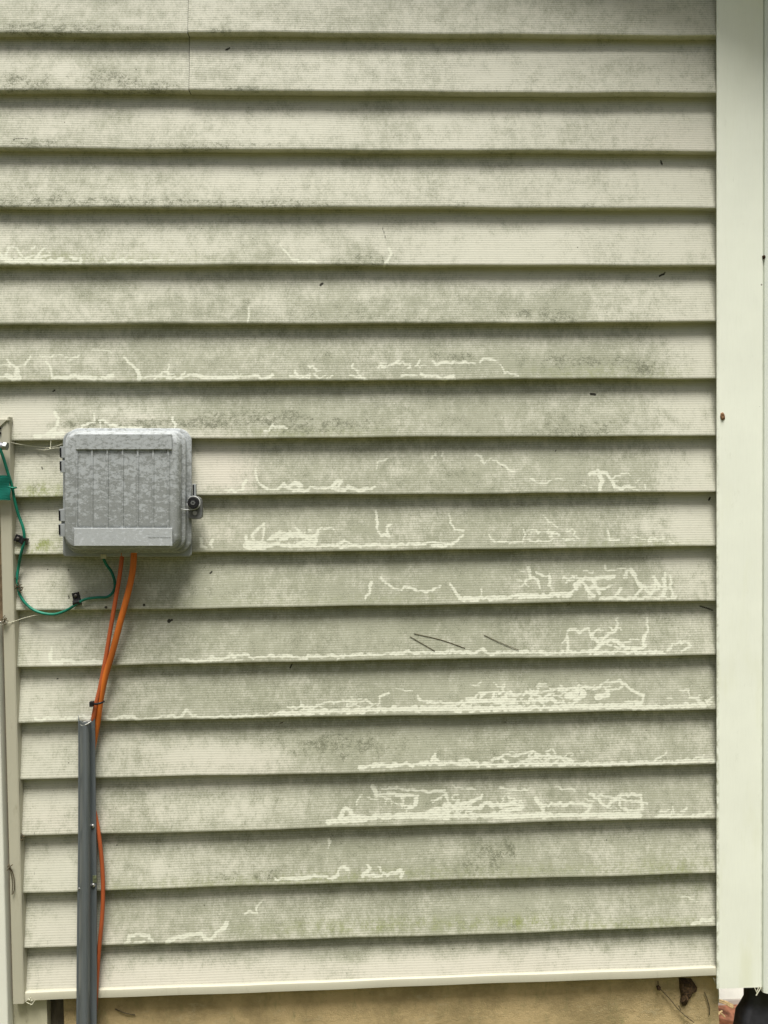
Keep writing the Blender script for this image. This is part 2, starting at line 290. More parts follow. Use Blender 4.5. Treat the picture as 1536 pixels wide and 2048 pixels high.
TR = [ # grazed trails: (half width px, points px)
(1.8,[(0,508),(8,520),(20,500),(14,494),(22,492),(34,496),(36,506),(50,515),(66,512),(78,508),(80,502),(90,497)]),
(3.6,[(0,516),(20,524),(50,520),(70,524),(95,526),(115,524),(122,518)]),(2,[(95,522),(130,526),(160,526),(166,518),(140,516)]),
(2,[(208,515),(212,524),(230,524),(240,520),(260,522),(285,524),(310,522),(325,522)]),(1.2,[(340,520),(348,520)]),
(1.6,[(560,488),(572,505),(580,515),(600,523),(635,524)]),(2.2,[(778,497),(781,508),(775,518),(770,530)]),
(3,[(0,754),(20,754),(32,758)]),(1.5,[(14,718),(20,728),(34,736),(50,728),(60,718),(60,712)]),(1.2,[(0,732),(22,731)]),(4.5,[(34,736),(34,750),(38,758)]),
(1.2,[(80,712),(100,714),(125,712),(140,716),(158,712)]),(1.1,[(135,722),(145,720)]),(1.8,[(92,724),(98,732),(102,748),(108,757)]),
(3,[(108,756),(130,754),(150,752),(180,755),(205,756),(225,750)]),(2.5,[(248,714),(265,730),(278,744),(278,758)]),
(2.4,[(276,758),(310,752),(335,753),(360,756),(385,749),(410,754),(450,755),(500,754),(515,752),(525,757),(545,752)]),(1.5,[(338,728),(335,752)]),
(0.9,[(184,699),(205,701),(222,704)]),
(1.5,[(590,740),(598,752),(615,756),(618,748)]),(1.5,[(580,752),(600,756),(620,750)]),(1.5,[(628,748),(640,755),(650,752)]),(1.2,[(700,750),(725,756),(735,760)]),
(1.5,[(803,752),(835,750)]),(1.8,[(842,748),(855,754),(875,753),(890,758),(903,756),(906,750)]),(1.5,[(830,733),(842,722)]),
(1.8,[(866,722),(875,730),(890,724),(910,726),(930,723),(950,728)]),(1.5,[(960,724),(965,717),(975,718),(990,724)]),(1,[(1000,728),(1010,745),(1035,750)]),
(1.3,[(497,615),(499,632),(496,644)]),
(2,[(110,825),(118,835),(115,850),(105,862),(100,872)]),(3,[(70,872),(100,869),(130,867)]),(1.5,[(188,825),(188,842),(165,852),(163,858)]),
(2,[(198,840),(220,848),(250,854),(285,857)]),(1.5,[(200,842),(199,858)]),(1.5,[(345,835),(352,855)]),(2.5,[(530,862),(545,852),(560,852),(575,856)]),
(2,[(450,980),(470,982),(485,980),(489,968),(492,960)]),
(2.2,[(511,938),(513,955),(518,968),(530,975),(545,980),(560,975),(568,968),(575,975),(590,968),(598,965),(605,968)]),
(2.2,[(568,974),(590,980),(610,980),(630,974),(645,978),(665,974),(672,963),(680,962),(680,970)]),(3,[(665,977),(690,980),(700,975),(720,980),(740,978),(748,974)]),
(3,[(590,966),(600,971)]),(1.3,[(753,938),(756,924),(768,921),(775,918)]),
(2.8,[(1180,948),(1192,947),(1204,955),(1204,968),(1198,978)]),(2.5,[(1188,943),(1200,942),(1215,948),(1222,962),(1228,974),(1255,975),(1270,972)]),
(1.2,[(1272,966),(1280,958)]),(1.5,[(1290,970),(1291,978)]),(1.3,[(1062,958),(1078,968),(1095,968),(1102,958)]),(1.1,[(985,920),(998,924),(1015,938),(1028,943)]),(1,[(1110,958),(1128,961)]),
(6,[(493,1091),(545,1090)]),(2,[(493,1085),(495,1072)]),(2,[(510,1085),(505,1070),(516,1055)]),(2,[(525,1085),(530,1050),(518,1055)]),
(2.5,[(535,1080),(550,1070),(565,1075),(575,1070)]),(3,[(560,1080),(580,1070),(600,1068),(612,1075),(635,1070),(634,1080),(615,1085),(595,1088)]),
(2.6,[(545,1088),(600,1092),(650,1090),(700,1092),(720,1092),(790,1090),(850,1088)]),(1.4,[(636,1070),(636,1058),(648,1056),(670,1058)]),(2,[(675,1087),(690,1083),(700,1088)]),
(1.7,[(752,1022),(755,1040),(758,1062),(762,1072),(776,1072),(774,1055),(780,1048)]),
(2,[(850,1087),(870,1085),(895,1088),(915,1082),(925,1072)]),(2,[(865,1091),(895,1091)]),(1.5,[(898,1028),(900,1048),(912,1058),(925,1062)]),
(1.5,[(978,1070),(990,1082),(1020,1085),(1045,1084),(1050,1070),(1045,1058)]),(1.2,[(1050,1080),(1075,1082),(1095,1084),(1105,1078)]),(1,[(1085,1028),(1100,1042),(1115,1056)]),
(1.5,[(1125,1078),(1150,1080)]),(1.5,[(1215,1062),(1220,1078),(1240,1080),(1210,1080)]),(1,[(1260,1072),(1290,1080),(1310,1075)]),
(2,[(743,1165),(740,1180),(733,1200)]),(1.8,[(762,1155),(772,1168),(795,1180),(815,1174),(840,1184),(865,1180),(883,1172)]),(2.2,[(900,1168),(910,1185),(920,1196)]),
(3.2,[(920,1197),(960,1195),(1000,1196),(1050,1190),(1080,1192),(1140,1188)]),(3.2,[(1040,1195),(1100,1192),(1145,1185),(1150,1170),(1170,1155),(1195,1158),(1230,1152)]),
(2.2,[(1057,1135),(1062,1155),(1078,1160),(1080,1175)]),(1.8,[(1072,1145),(1098,1155),(1105,1180)]),(3,[(1165,1165),(1180,1185),(1190,1195)]),(2.5,[(1185,1160),(1200,1185)]),
(1.2,[(1210,1130),(1215,1142),(1230,1140),(1262,1137)]),(3,[(1262,1140),(1275,1160),(1285,1175),(1272,1190)]),(2.5,[(1280,1165),(1300,1190),(1320,1175),(1310,1160)]),
(2.5,[(1330,1145),(1328,1190)]),(1.5,[(1340,1150),(1345,1190)]),(2.5,[(1230,1192),(1240,1178)]),(2.3,[(1200,1197),(1350,1195)]),(1.2,[(962,1178),(962,1190)]),
(2.5,[(103,1295),(100,1318),(105,1328)]),(3.2,[(105,1325),(135,1323),(170,1325),(200,1323)]),
(2.2,[(360,1318),(385,1322),(410,1322),(450,1318),(470,1310),(490,1308),(500,1315),(540,1312),(600,1315),(650,1313),(700,1311),(800,1306),(900,1304)]),
(2.5,[(900,1304),(950,1304),(965,1298),(975,1306),(1050,1304),(1150,1305),(1250,1304),(1330,1305)]),
(1.8,[(1135,1300),(1133,1275),(1135,1262),(1150,1257),(1160,1266),(1175,1257),(1183,1270),(1195,1285),(1210,1290)]),(1.8,[(1236,1235),(1230,1260),(1212,1272),(1205,1285)]),
(2.5,[(1294,1235),(1296,1260),(1288,1280),(1290,1292),(1272,1298),(1250,1295),(1235,1282),(1215,1280),(1195,1295),(1180,1305)]),(1.5,[(1335,1300),(1345,1288),(1375,1283),(1380,1292),(1362,1302)]),
(2,[(70,1437),(200,1434),(230,1436),(255,1432),(280,1438),(310,1436),(330,1432)]),(1.8,[(330,1432),(365,1432),(373,1420),(383,1432),(430,1434),(500,1432),(560,1428)]),
(3.8,[(560,1426),(620,1424),(700,1422),(760,1419),(840,1418),(900,1416),(1000,1418),(1100,1415),(1200,1412),(1300,1414),(1420,1410)]),
(1.5,[(575,1413),(620,1415),(655,1405),(700,1403),(733,1402),(742,1408)]),(2,[(755,1410),(762,1395),(775,1384)]),(1,[(790,1375),(805,1378),(825,1384)]),
(2,[(835,1390),(840,1402),(870,1404),(930,1408)]),(1.8,[(925,1410),(935,1395),(950,1398),(960,1385),(1000,1383),(1040,1388),(1090,1382),(1150,1376),(1200,1375),(1215,1360)]),
(4,[(935,1402),(1030,1401)]),(2,[(960,1398),(968,1386)]),(2,[(985,1398),(990,1385)]),(2,[(1010,1398),(1012,1388)]),(3.5,[(1050,1402),(1110,1400)]),(1.6,[(1060,1396),(1070,1386),(1085,1396),(1100,1388)]),
(7,[(1135,1392),(1165,1388)]),(6.5,[(1195,1394),(1215,1390)]),(1.5,[(1100,1378),(1190,1372)]),
(2,[(1215,1365),(1240,1362),(1262,1378),(1285,1392),(1285,1404),(1250,1405)]),(2.5,[(1380,1395),(1395,1395),(1400,1410)]),(1.5,[(1360,1380),(1380,1378),(1378,1390)]),
(3,[(720,1535),(740,1531),(800,1530),(860,1527),(940,1528),(1000,1530),(1150,1527),(1250,1528),(1350,1524),(1430,1520)]),(2.5,[(862,1527),(870,1510),(880,1525)]),
(2.2,[(985,1520),(1010,1510),(1040,1512),(1060,1503),(1085,1512),(1120,1515),(1145,1522)]),(2,[(1065,1505),(1050,1522)]),(2,[(1070,1510),(1085,1524)]),
(1.5,[(1370,1520),(1405,1515),(1410,1508)]),(3,[(920,1522),(935,1520)]),(1.5,[(1310,1520),(1335,1505)]),
(5,[(657,1644),(700,1639),(760,1634),(850,1631),(900,1632)]),(4,[(900,1632),(1000,1632),(1100,1631),(1200,1630),(1280,1631)]),(3,[(680,1635),(688,1618),(700,1620),(705,1632)]),
(2.8,[(745,1573),(752,1590),(775,1588),(800,1590),(835,1590),(833,1605),(820,1618)]),(1.8,[(760,1576),(820,1580),(850,1585),(890,1580)]),(2.5,[(888,1583),(898,1605),(910,1618)]),
(3,[(860,1625),(890,1612),(940,1605),(960,1595),(965,1590)]),(3,[(840,1632),(870,1620),(900,1622),(930,1615),(960,1615),(975,1605),(1000,1612),(1030,1605),(1045,1615),(1000,1625),(975,1630)]),
(1.2,[(905,1570),(925,1578),(950,1577)]),(1.5,[(1000,1575),(1020,1580),(1060,1578)]),(1.5,[(1110,1572),(1130,1579),(1148,1579)]),(3,[(1072,1597),(1085,1615),(1088,1632)]),
(2.5,[(1085,1612),(1110,1608),(1160,1607),(1180,1612),(1175,1625)]),(2.3,[(1180,1588),(1200,1602),(1215,1615),(1230,1600),(1245,1590),(1265,1588),(1282,1592),(1285,1610),(1280,1622),(1250,1620),(1240,1605)]),
(1.5,[(1195,1592),(1225,1594),(1240,1600),(1295,1605)]),(2.2,[(1310,1632),(1360,1632),(1400,1630),(1420,1625)]),(1.2,[(1345,1612),(1348,1628)]),
(2.5,[(550,1757),(600,1757),(640,1752),(665,1756),(675,1750),(676,1740),(688,1735),(695,1738)]),(3,[(735,1730),(740,1740),(725,1750),(750,1752),(775,1748),(798,1742),(802,1738),(803,1755)]),(2,[(658,1680),(657,1692)]),
(2.5,[(255,1886),(260,1872),(275,1870),(295,1872),(305,1882)]),(2,[(250,1888),(290,1884)]),
(3,[(335,1885),(350,1876),(375,1870),(400,1866),(412,1878),(425,1876),(435,1862),(450,1858),(453,1845)]),(1.5,[(490,1828),(500,1823),(512,1827),(516,1812),(528,1800)]),
(1.3,[(1355,1792),(1375,1794),(1395,1802)]),(2.5,[(1385,1848),(1425,1838)]),(2,[(402,1078),(405,1090),(412,1095)]),(2,[(425,1080),(420,1088),(425,1096)]),
]
# film strength, mildew, green algae, pinkish clean vinyl: (x, y, rx, ry, value) in photo pixels
FILM = [(750,1350,800,520,.26),(900,1200,480,420,.14),(700,1700,300,180,.14),(650,720,700,110,.14),(300,250,500,200,-.10),(1250,300,300,280,-.22),(700,330,280,150,-.12),
 (450,1520,150,42,-.75),(480,1620,130,40,-.45),(40,830,60,40,-.9),(440,930,60,55,-.7),(450,1060,70,30,-.25),(400,1740,130,40,-.35),(130,930,90,60,-.2),(80,1280,60,400,-.3),
 (1390,700,70,500,-.35),(1390,1050,60,150,-.3),(120,1560,100,300,-.25),(400,1960,500,40,-.55),(1100,1930,400,30,-.45),(620,500,60,30,-.3),(1020,500,200,60,-.3),(450,580,260,20,-.1),
 (130,150,20,16,-.6),(900,600,300,30,.15),(1100,730,220,30,.25),(720,510,40,25,.35),(570,510,40,20,.3),(60,600,90,40,-.15),(130,1750,90,30,-.4),(120,1870,90,40,-.45),(1000,1820,420,40,.1)]
GRIME = [(40,55,120,14,1.2),(240,56,110,10,1.0),(440,60,40,8,1.2),(50,165,75,20,1.6),(215,160,55,22,1.7),(310,172,60,14,1.2),(480,176,60,8,1.3),(60,285,80,14,1.0),(400,290,300,8,.9),
 (100,402,220,16,1.5),(450,405,220,10,1.0),(850,408,300,8,.7),(1300,180,100,14,.5),(740,515,60,18,.9),(80,520,60,8,.3),(720,625,220,24,.9),(1070,625,110,20,1.1),(1120,635,40,12,.6),
 (640,718,60,14,1.3),(900,712,70,12,1.3),(1160,722,170,18,1.5),(1290,738,40,16,1.2),(250,848,150,10,2.2),(430,835,60,30,1.3),(650,850,140,18,1.7),(560,830,60,14,1.5),(1150,856,110,20,1.4),
 (80,965,50,25,.9),(560,960,60,20,.6),(780,950,200,40,.5),(960,1040,150,30,.8),(760,1250,200,50,.7),(300,1300,140,20,.9),(560,1400,120,22,.9),(710,1490,90,40,1.4),(560,1480,120,40,.9),
 (950,1500,150,30,1.0),(450,1600,200,30,.6),(1000,1700,60,16,1.5),(960,1730,80,20,1.4),(700,1690,250,30,.9),(540,1750,30,12,1.8),(450,1755,60,14,1.2),(800,1800,400,30,.6),(1250,930,150,25,.5),(1000,950,200,30,.5),(1350,1240,40,20,.9),(120,1750,90,20,.2)]
GREEN = [(85,982,45,16,1.6),(75,1092,35,20,1.7),(120,1230,120,10,.6),(1040,1842,50,12,1.0),(800,1850,260,16,.9),(1250,1850,200,14,.8),(480,1770,260,14,.6),(900,1745,400,12,.6),(1300,1090,180,10,.5),
 (1200,745,150,14,.7),(250,760,300,10,.3),(620,865,140,10,.7),(640,1335,700,10,.3),(150,520,250,16,.5),(1350,1750,90,40,.6),(930,1770,160,10,.7),(240,1785,90,8,.7),(600,1200,500,8,.25)]
PINK = [(440,930,70,60,1),(480,960,60,40,.6),(150,1640,150,30,.7),(450,1530,160,40,.5),(60,1150,60,60,.5),(400,1960,600,50,.7),(1100,1930,350,40,.8),(250,845,170,16,.8),(150,1870,120,40,.5),(1320,280,120,30,.6),(450,1070,70,30,.6),(320,1850,100,30,.5),(300,1950,200,50,.4),(40,850,40,40,.3),(150,200,300,120,.2)]
SPOTS = [(3,[(1322,322),(1324,329)]),(2,[(1155,495)]),(2.6,[(1319,552),(1328,548)]),(2,[(1330,545)]),(5.5,[(338,1242)]),(3,[(344,1240)]),(4,[(288,1210)]),(4.2,[(212,1215)]),(3.2,[(641,570),(645,567)]),
 (3.6,[(1182,788),(1190,789)]),(2.2,[(420,1147),(424,1143)]),(2.2,[(1213,1680)]),(2,[(83,934),(85,938)]),(1.6,[(137,1139),(137,1142)]),(1.6,[(137,1190),(138,1197)]),(2,[(95,1139)]),
 (1.5,[(114,1358)]),(1.8,[(234,1690),(233,1691)]),(1.3,[(1003,932),(1005,934)]),
 (1.2,[(1110,904),(1112,900)]),(2.6,[(1420,995),(1418,1000)]),(.9,[(1160,1384),(1157,1392)]),(2,[(110,780),(106,783)]),(1.2,[(765,455),(772,480)]),(2.5,[(452,100),(459,96)]),(1.4,[(25,278),(30,282)]),
 (.9,[(30,277),(55,277)]),(1.5,[(115,1357),(117,1358)]),(1.3,[(1135,1210),(1140,1208)]),(2,[(580,1336),(584,1328)]),(1,[(68,1665),(70,1670)]),(1.5,[(1012,1445),(1010,1443)]),(3,[(40,1671),(48,1674)]),(2,[(1400,1212),(1425,1220)]),
 (1.4,[(560,1447),(566,1444)]),(1,[(232,1612),(231,1618)]),(1.1,[(69,1744),(69,1750)])]
MM = DIST/F                      # metres per photo pixel on the wall
def px_to_xz(x, y): q = P(x, y); return np.array([q[0], q[2]])
def rough(items, seed=5):
    rnd = random.Random(seed); o = []
    for hw, pts in items:
        ph = rnd.uniform(0, 6); n_ = [pts[0]]
        for a, b in zip(pts[:-1], pts[1:]):
            L = math.hypot(b[0]-a[0], b[1]-a[1]); m_ = max(1, int(L/6))
            for i in range(1, m_+1):
                t_ = i/m_; j = 1.5 if hw < 4 else 0.8
                n_.append((a[0]+(b[0]-a[0])*t_+rnd.gauss(0, j), a[1]+(b[1]-a[1])*t_+rnd.gauss(0, j)))
        for a, b in zip(n_[:-1], n_[1:]): o.append((hw*rnd.uniform(0.6, 1.65), [a, b]))
    return o
def seg_field(X, Z, items, cut=0.03):
    out = np.full(X.shape, 0.05)
    zlo, zhi = Z.min()-cut, Z.max()+cut
    for hw, pts in items:
        w_ = [px_to_xz(*p) for p in pts]
        if max(p[1] for p in w_) < zlo or min(p[1] for p in w_) > zhi: continue
        if len(w_) == 1: w_ = [w_[0], w_[0]+np.array([1e-4, 0])]
        for a, b in zip(w_[:-1], w_[1:]):
            lo = np.minimum(a, b)-cut; hi = np.maximum(a, b)+cut
            idx = np.nonzero((X > lo[0]) & (X < hi[0]) & (Z > lo[1]) & (Z < hi[1]))[0]
            if not len(idx): continue
            d_ = b-a; L2 = (d_**2).sum(); t = np.clip(((X[idx]-a[0])*d_[0]+(Z[idx]-a[1])*d_[1])/L2, 0, 1)
            dd = np.hypot(X[idx]-a[0]-t*d_[0], Z[idx]-a[1]-t*d_[1])-hw*MM
            out[idx] = np.minimum(out[idx], dd)
    return out
def blob_field(X, Z, items, base=0.0):
    out = np.full(X.shape, base)
    for x, y, rx, ry, v in items:
        c = px_to_xz(x, y); out += v*np.exp(-0.5*(np.abs((X-c[0])/(rx*MM*0.8))**2.4+np.abs((Z-c[1])/(ry*MM*0.8))**2.4))
    return out
SEAM = -0.2885; DEPTH = 0.0180
def lacy(seed=12):
    # fine wandering, forking tracks where the photograph shows them massed
    rnd = random.Random(seed); o = []
    for x0, x1, y0, y1, n in ((1040,1350,1140,1196,16),(920,1280,1368,1412,24),(700,1290,1590,1632,26),(560,760,1395,1425,8),(490,640,1060,1092,9),(1130,1300,1255,1305,7),(985,1145,1505,1528,6),(0,120,495,524,6),
                             (580,1000,725,758,8),(1060,1340,1060,1084,8),(300,560,745,758,5),(1310,1425,1620,1634,4),(1340,1420,1385,1410,4),(1160,1290,945,978,3),(380,700,1305,1320,6),(730,800,1735,1752,2),(860,1000,905,940,4)):
        for _ in range(n):
            x, y = rnd.uniform(x0, x1), rnd.uniform(y0, y1); a = rnd.choice((0, math.pi))+rnd.gauss(0, 0.5); p = [(x, y)]
            for k in range(rnd.randint(4, 12)):
                a += rnd.gauss(0, 0.65); x += 5*math.cos(a); y += 3.4*math.sin(a)
                if not (x0-8 < x < x1+8 and y0-4 < y < y1+2): break
                p.append((x, y))
            if len(p) > 2: o.append((rnd.uniform(0.7, 1.6), p))
    return o
TRR = rough(TR)+rough(lacy(), 9)
def siding():
    VV, FF, A = [], [], {k: [] for k in ('trail', 'film', 'grime', 'green', 'spot_gapshade', 'lapv', 'pink')}
    base = 0
    for k in range(-17, 19):
        fine = k >= 1 or k == 0
        if k <= 8:
            xs = np.concatenate([np.arange(-3.4, -0.74, 0.15), np.arange(-0.74, X_POST+0.016, 0.0019 if k >= 5 else 0.0030 if k >= 0 else 0.1)])
        else: xs = np.arange(X_J-0.012, X_POST+0.016, 0.0019)
        if k <= 2:
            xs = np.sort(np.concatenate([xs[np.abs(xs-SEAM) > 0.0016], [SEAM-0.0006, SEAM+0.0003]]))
        zb = edge_z(k, xs)+wob(xs, k, 0.95); zt = edge_z(k-1, xs)+wob(xs, k-1, 0.95)
        if k == 18: zb = zt - 0.088*np.ones_like(xs)+0.004*(xs+.65)/1.3
        H = zt - zb
        nr = 56 if k >= 5 else 34 if k >= 0 else 5
        ts = np.linspace(0, 1, nr)
        bulge = wob(xs, k+40, 0.9)
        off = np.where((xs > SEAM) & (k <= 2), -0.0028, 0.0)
        rows = []
        # underside lip, then the face
        lip = [(0.0188, 0.0012), (0.004, 0.0), (0.0018, 0.0), (0.0005, 0.0006), (0.0, 0.0018)]
        for yy, dz in lip: rows.append((xs, yy+off+bulge, zb+dz, np.full_like(xs, dz)))
        for t in ts[1:]:
            zz = zb+0.0018+(H+0.006-0.0018)*t
            Yv = DEPTH*t + (0.0 if k < 18 else 0.0)
            rows.append((xs, Yv+off+bulge*(1-t)+wob(xs, k-1+40, 0.9)*t, zz, zz-zb))
        X = np.stack([r[0] for r in rows]).ravel(); Y = np.stack([r[1] for r in rows]).ravel(); Z = np.stack([r[2] for r in rows]).ravel(); Vv = np.stack([r[3] for r in rows]).ravel()
        n = len(xs); m_ = len(rows)
        i = np.arange(m_-1)[:, None]*n+np.arange(n-1)[None, :]
        FF.append((np.stack([i, i+1, i+n+1, i+n], -1).reshape(-1, 4))+base); base += n*m_
        VV.append(np.stack([X, Y, Z], 1))
        # perspective: the face lies slightly behind plane 0, evaluate the marks where the photo shows them
        s = (DIST)/(DIST+Y); Xp = X*s; Zp = CAMZ+(Z-CAMZ)*s
        if k >= 0:
            A['trail'].append(seg_field(Xp, Zp, TRR)); A['spot_gapshade'].append(np.where((np.abs(X-SEAM) < 0.0008) & (k <= 2), -0.003, seg_field(Xp, Zp, [(h*0.75, p) for h, p in SPOTS])))  # seam columns painted dark, as shade in the gap between panels
            A['film'].append(np.clip(blob_field(Xp, Zp, FILM, 0.46)-0.25*np.clip((Vv/LAP-0.75)/0.25, 0, 1), -0.4, 1.1))
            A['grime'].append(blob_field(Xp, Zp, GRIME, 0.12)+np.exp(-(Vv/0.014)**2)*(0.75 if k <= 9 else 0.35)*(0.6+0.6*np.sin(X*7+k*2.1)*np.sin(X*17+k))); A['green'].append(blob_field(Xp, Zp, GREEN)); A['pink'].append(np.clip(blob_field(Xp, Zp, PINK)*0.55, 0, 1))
        else:
            for q in ('trail', 'spot_gapshade'): A[q].append(np.full(X.shape, 0.05))
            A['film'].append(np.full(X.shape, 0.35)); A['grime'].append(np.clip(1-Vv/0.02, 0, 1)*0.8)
            for q in ('green', 'pink'): A[q].append(np.zeros(X.shape))
        A['lapv'].append(Vv)
    V_ = np.concatenate(VV); Fc = np.concatenate(FF)
    me = bpy.data.meshes.new('siding'); me.vertices.add(len(V_)); me.vertices.foreach_set('co', V_.ravel().astype(np.float32))
    me.loops.add(Fc.size); me.loops.foreach_set('vertex_index', Fc.ravel().astype(np.int32))
    me.polygons.add(len(Fc)); me.polygons.foreach_set('loop_start', np.arange(0, Fc.size, 4, dtype=np.int32)); me.polygons.foreach_set('loop_total', np.full(len(Fc), 4, np.int32))
    me.polygons.foreach_set('use_smooth', np.ones(len(Fc), bool))
    me.update(calc_edges=True); me.validate()
    for q, a in A.items():
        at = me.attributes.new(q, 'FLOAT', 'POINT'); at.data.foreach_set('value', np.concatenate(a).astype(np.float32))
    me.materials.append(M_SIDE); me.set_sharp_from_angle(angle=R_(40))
    return me
house = thing('house_wall', 'pale cream lap siding wall of a house, streaked with algae and grazed trails, above a tan foundation', 'wall', (0, 0.05, -0.45))
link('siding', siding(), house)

# corner post at the right
zt_, zb_ = 3.4, P(1480, 1976, -0.006)[2]
Pl = P(1433.5, 1000, -0.006)[0]; Pr = P(1527, 1000, -0.006)[0]
def profile_extrude(prof, z0, z1, name, mat, parent, nz=2, smooth=True, caps=True):
    vs, fs = [], []; n = len(prof)
    zs = [z0+(z1-z0)*i/(nz-1) for i in range(nz)]
    for z in zs: vs += [(x, y, z) for x, y in prof]
    for i in range(nz-1):
        for k in range(n): fs.append((i*n+k, i*n+(k+1) % n, (i+1)*n+(k+1) % n, (i+1)*n+k))
    if caps: fs += [tuple(range(n)), tuple(range((nz-1)*n, nz*n))[::-1]]
    return build(name, vs, fs, mat, parent, smooth=smooth, autosmooth=35)
def arc(cx, cy, r, a0, a1, n=5): return [(cx+r*math.cos(R_(a0+(a1-a0)*i/n)), cy+r*math.sin(R_(a0+(a1-a0)*i/n))) for i in range(n+1)]
ch = 0.006
prof = [(Pl+0.019, 0.03), (Pl+0.019, -0.003), (Pl+0.0005, -0.003)] + arc(Pl+.0015, -ch+.0015, .0015, 180, 270) + arc(Pr-.004, -ch+.004, .004, 270, 360) + [(Pr, 0.085), (Pr-0.03, 0.085), (Pr-0.03, 0.03)]
profile_extrude(prof, zb_, zt_, 'corner_post', post_material(), house)
# side wall of the house round the corner (seen only from a step to the side)
mb = MB()
for i in range(38):
    z0 = zb_+0.02+i*LAP
    mb.add([(Pr-0.030, 0.08, z0), (Pr-0.030, 4, z0), (Pr-0.042, 4, z0+LAP+.003), (Pr-0.042, 0.08, z0+LAP+.003), (Pr-0.042, 0.08, z0), (Pr-0.042, 4, z0)], [(0, 1, 2, 3), (0, 4, 5, 1)])
mb.out('side_siding', M_POST, house)
# bottom trim: channel that receives the last course
zl, zr = P(60, 2003, -0.004)[2], P(1430, 1952, -0.004)[2]; hl = 0.0165
def trim_strip(x0, x1, z0, z1, h):
    pr = [(0.012, 0.0), (-0.002, 0.0), (-0.004, 0.0015), (-0.004, h-0.005), (-0.003, h-0.0018), (-0.0005, h), (0.004, h-0.001), (0.012, h-0.001)]
    N = 60; vs, fs = [], []; n = len(pr)
    for i in range(N+1):
        x = x0+(x1-x0)*i/N; zc = z0+(z1-z0)*i/N+0.0006*math.sin(x*9)+0.0003*math.sin(x*33)
        vs += [(x, y, zc+dz) for y, dz in pr]
    for i in range(N):
        for k in range(n): fs.append((i*n+k, i*n+(k+1) % n, (i+1)*n+(k+1) % n, (i+1)*n+k))
    fs += [tuple(range(n)), tuple(range(N*n, N*n+n))[::-1]]
    return vs, fs
vs, fs = trim_strip(X_J-0.0125, X_POST+0.012, zl, zr, hl)
build('bottom_trim', vs, fs, M_TRIM, house, smooth=True, autosmooth=30)
# side trim: channel up the left cut-out, with its mitred head
zj = P(14, 840, -0.010)[2]; zjb = zl-0.001
pj = [(X_J-0.020, 0.02)] + [(X_J-0.020, -0.0065), (X_J-0.0185, -0.008)] + [(X_J-0.002, -0.008), (X_J, -0.0065), (X_J, 0.012), (X_J-0.0015, 0.012), (X_J-.0015, 0.02)]
profile_extrude(pj, zjb, zj-0.0015, 'side_trim', M_TRIM, house, smooth=True)
MB().quadbox([(X_J-0.4, zj-0.018), (X_J-0.022, zj-0.018), (X_J-0.0035, zj-0.0012), (X_J+0.0015, zj-0.001), (X_J+0.0015, zj+0.006), (X_J-0.0005, zj+0.006), (X_J-0.002, zj+0.001), (X_J-0.4, zj+0.001)], -0.0105, 0.004).out('head_trim', M_TRIM, house, bevel=0.0006)
M_TAN = plain('tan weathered board', (0.40, 0.36, 0.24, 1), 0.8, 0.2, 40, dirt=(0.12, 0.09, 0.05, 1), dirtamt=(0.6, 0.8))
M_BROWN = plain('brown sheathing', (0.17, 0.12, 0.07, 1), 0.9, 0.4, 60, dirt=(0.08, 0.05, 0.03, 1), bump=0.5)
MB().box(X_J-1.2, X_J-0.016, 0.006, 0.02, zl, zj-0.01).out('backing_board', M_BROWN, house)
# painted board and dark gap below the side trim
xb = P(95, 2030, 0.012)[0]; xb0 = P(28, 2030, 0.012)[0]
M_CB = trim_material('cream painted board', (0.52, 0.50, 0.36, 1), (0.13, 0.11, 0.06, 1), 0.5, 0.75, 0.6)
MB().box(X_J-0.06, xb, 0.010, 0.028, -0.6, zl-0.0005).out('painted_board', M_CB, house, bevel=0.001)
# foundation
def foundation_mat():
    t = NT('tan parged foundation'); v = t.coords(); n1 = t.noise(v, 12, 6, 0.65); n2 = t.noise(v, 140, 6, 0.8); n3 = t.noise(t.coords((2.4, 1, 0.7)), 30, 7, 0.75)
    col = t.mix(t.step(n1, 0.35, 0.65), (0.35, 0.27, 0.135, 1), (0.55, 0.42, 0.22, 1))
    col = t.mix(t.step(n3, 0.52, 0.7, 0, 0.45), col, (0.25, 0.25, 0.11, 1))
    col = t.mix(t.step(n2, 0.62, 0.72, 0, 0.75), col, (0.10, 0.07, 0.035, 1))
    n4 = t.noise(t.coords((1, 1, 2.2)), 26, 8, 0.8); col = t.mix(t.step(n4, 0.55, 0.66, 0, 0.45), col, (0.52, 0.45, 0.28, 1))
    n5 = t.noise(v, 320, 4, 0.8); col = t.mix(t.step(n5, 0.60, 0.7, 0, 0.5), col, (0.12, 0.08, 0.04, 1))
    t.bump(t.math('ADD', n2, n4), 0.6, 0.003); return t.base(col, 0.9)
xf1 = P(1437, 2010, 0.018)[0]; xf0 = P(128, 2040, 0.018)[0]
mb = MB(); N = 26; rnd = random.Random(4)
pts = [(xf0, 0.10), (xf0, -0.7)]
pts += [(xf1+0.002, -0.7)]
for i in range(N): pts.append((xf1+rnd.uniform(-.0018, .0022)+0.0015*math.sin(i*1.1), -0.62+i*0.6/N))
pts += [(xf1, 0.10)]
mb.quadbox(pts, 0.018, 0.25)
mb.box(-3.4, xf0-0.03, 0.045, 4.0, -0.6, 0.1); mb.box(xf0-0.03, xf1-0.03, 0.26, 4.0, -0.6, 0.1)
mb.out('foundation', foundation_mat(), house)
MB().box(xf0-0.034, xf0-0.001, 0.030, 0.12, -0.6, zl+0.02).out('rotten_post', plain('mossy rotten wood', (0.10, 0.085, 0.06, 1), 0.95, 0.5, 50, dirt=(0.10, 0.12, 0.04, 1), bump=0.8, stretch=(1, 1, 0.25)), house)
